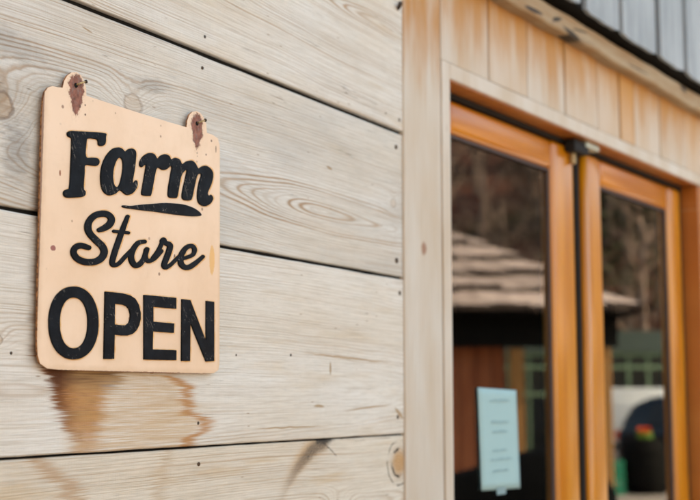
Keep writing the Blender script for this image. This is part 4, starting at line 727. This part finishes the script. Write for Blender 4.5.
# pot of red flowers on a barrel, green crate, covered pile
m = Mat('dark_barrel_wood', .9, .1); f = m.noise(m.x*12, m.y*12, m.z*3, 3); m.color(m.mix(f, (.006, .006, .006), (.014, .012, .01))); BAR = m
bl = thing('barrel', 'black barrel under the red flowers, mirrored in the far door pane', 'barrel', yard(4.80, 19.8))
bm = bmesh.new(); tube(bm, [(0, 0, 0), (0, 0, .2), (0, 0, .42), (0, 0, .66), (0, 0, .86)], [.30, .36, .38, .36, .30], 20); mk('staves', bm, BAR, bl)
for z in (.14, .62): bm = bmesh.new(); tube(bm, [(0, 0, z), (0, 0, z+.06)], [.365, .375], 20); mk('hoop', bm, BAR, bl)
m = Mat('lime_leaves', .6, .3); f = m.noise(m.x*20, m.y*20, m.z*20, 2); m.color(m.mix(f, (.22, .4, .06), (.3, .5, .1))); LIME = m
m = Mat('red_petals', .6, .3); f = m.noise(m.x*20, m.y*20, m.z*20, 2); m.color(m.mix(f, (.8, .04, .02), (.85, .16, .02))); PET = m
m = Mat('pot_clay', .8, .2); f = m.noise(m.x*20, m.y*20, m.z*20, 2); m.color(m.mix(f, (.1, .14, .06), (.14, .2, .08))); POT = m
fp = thing('flower_pot', 'pot of red flowers over lime leaves on the black barrel', 'potted plant', yard(4.80, 19.8, .862))
bm = bmesh.new(); tube(bm, [(0, 0, 0), (0, 0, .12)], [.11, .15], 16); mk('pot', bm, POT, fp)
for nm, mt, zc, n, rr_, sz in (('leaves', LIME, .15, 260, .24, .06), ('flowers', PET, .30, 200, .2, .055)):
    bm = bmesh.new(); rnd = random.Random(n)
    for k in range(n):
        a = rnd.uniform(0, 2*pi); rad = rr_*math.sqrt(rnd.random()); c = Vector((cos(a)*rad, sin(a)*rad, zc + rnd.uniform(-.09, .08)))
        u = Vector((rnd.uniform(-1, 1), rnd.uniform(-1, 1), rnd.uniform(-1, 1))).normalized(); w = u.orthogonal().normalized()*sz; u = u*sz
        bm.faces.new([bm.verts.new(q_) for q_ in (c-u, c-w, c+u, c+w)])
    mk(nm, bm, mt, fp)
fp.scale = (.5, .5, .5)
m = Mat('teal_crate_plastic', .5, .4); f = m.noise(m.x*9, m.y*9, m.z*9, 2); m.color(m.mix(f, (.02, .3, .16), (.03, .36, .2))); TEAL = m
cr = thing('plastic_crate', 'teal green crate on the gravel beside the barrel', 'crate', yard(4.30, 19.6), YROT); cr.scale = (.5, .7, .9)
mk('base', bxm(-.2, .2, -.15, .15, 0, .02), TEAL, cr)
bm = bmesh.new()
for z in (.03, .13, .23, .33, .43, .53):
    box(bm, -.2, .2, -.15, -.13, z, z+.07); box(bm, -.2, .2, .13, .15, z, z+.07); box(bm, -.2, -.18, -.13, .13, z, z+.07); box(bm, .18, .2, -.13, .13, z, z+.07)
mk('slats', bm, TEAL, cr)
m = Mat('black_tarpaulin', .95, .05); f = m.noise(m.x*4, m.y*4, m.z*4, 3); m.color(m.mix(f, (.004, .004, .004), (.008, .008, .009))); TARP = m
bm = bmesh.new(); rnd = random.Random(3); gx, gy = 22, 8; tv = {}
for i in range(gx+1):
    for j in range(gy+1):
        u, v = i/gx, j/gy; x = -1.6 + 3.0*u; e = min(1, min(u, 1-u)*9, min(v, 1-v)*4)
        tv[i, j] = bm.verts.new((x, -.45 + .9*v + rnd.uniform(-.02, .02), (1.30 + .03*sin(u*9.2+.5) - .55*u + rnd.uniform(-.02, .02))*(e**.3 if e > 0 else 0)))
for i in range(gx):
    for j in range(gy): bm.faces.new((tv[i, j], tv[i+1, j], tv[i+1, j+1], tv[i, j+1]))
o = mk('covered_pile', bm, TARP, None, Matrix.Translation(yard(.25, 8.2)) @ Matrix.Rotation(YROT, 4, 'Z'), smooth=True)
tag(o, 'low black covered pile in the yard, mirrored at the foot of the near door pane', 'covered pile')

# ------------------------------------------------------------------ light, sky, camera
w = bpy.data.worlds.new('World'); sc.world = w; w.use_nodes = True; nt = w.node_tree; nt.nodes.clear()
wo = nt.nodes.new('ShaderNodeOutputWorld'); bg = nt.nodes.new('ShaderNodeBackground'); sky = nt.nodes.new('ShaderNodeTexSky')
sky.sky_type = 'NISHITA'; sky.sun_disc = False
SE, SA = R(38), R(62)                                # sun up behind the farm building: elevation, azimuth (0 = +X, counter-clockwise)
sky.sun_elevation = SE; sky.sun_rotation = pi/2 - SA; sky.air_density = 1.; sky.dust_density = 2.5; sky.ozone_density = 1.
bg.inputs[1].default_value = .15
nt.links.new(sky.outputs[0], bg.inputs[0]); nt.links.new(bg.outputs[0], wo.inputs[0])
sd = bpy.data.lights.new('sun', 'SUN'); sd.energy = 2.6; sd.angle = R(.53); sd.color = (1, .95, .88)
so = bpy.data.objects.new('sun', sd); COL.objects.link(so)
sdir = Vector((cos(SE)*cos(SA), cos(SE)*sin(SA), sin(SE)))
so.rotation_euler = sdir.to_track_quat('Z', 'Y').to_euler(); so.location = (0, 0, 12)

cd = bpy.data.cameras.new('camera'); cam = bpy.data.objects.new('camera', cd); COL.objects.link(cam); sc.camera = cam
cam.location = CAM; cam.rotation_euler = AIM.to_track_quat('-Z', 'Y').to_euler()
cd.sensor_width = 36; cd.lens = 61.714; cd.clip_start = .05; cd.clip_end = 3000
cd.dof.use_dof = True; cd.dof.focus_distance = 1.66; cd.dof.aperture_fstop = 4.3; cd.dof.aperture_blades = 9
vs_ = sc.view_settings; vs_.view_transform = 'Standard'; vs_.look = 'None'; vs_.gamma = 1; vs_.use_curve_mapping = False
vs_.exposure = 2.5
vs_.use_white_balance = True; vs_.white_balance_temperature = 8200; vs_.white_balance_tint = 1
sc.cycles.max_bounces = 10; sc.cycles.transparent_max_bounces = 16
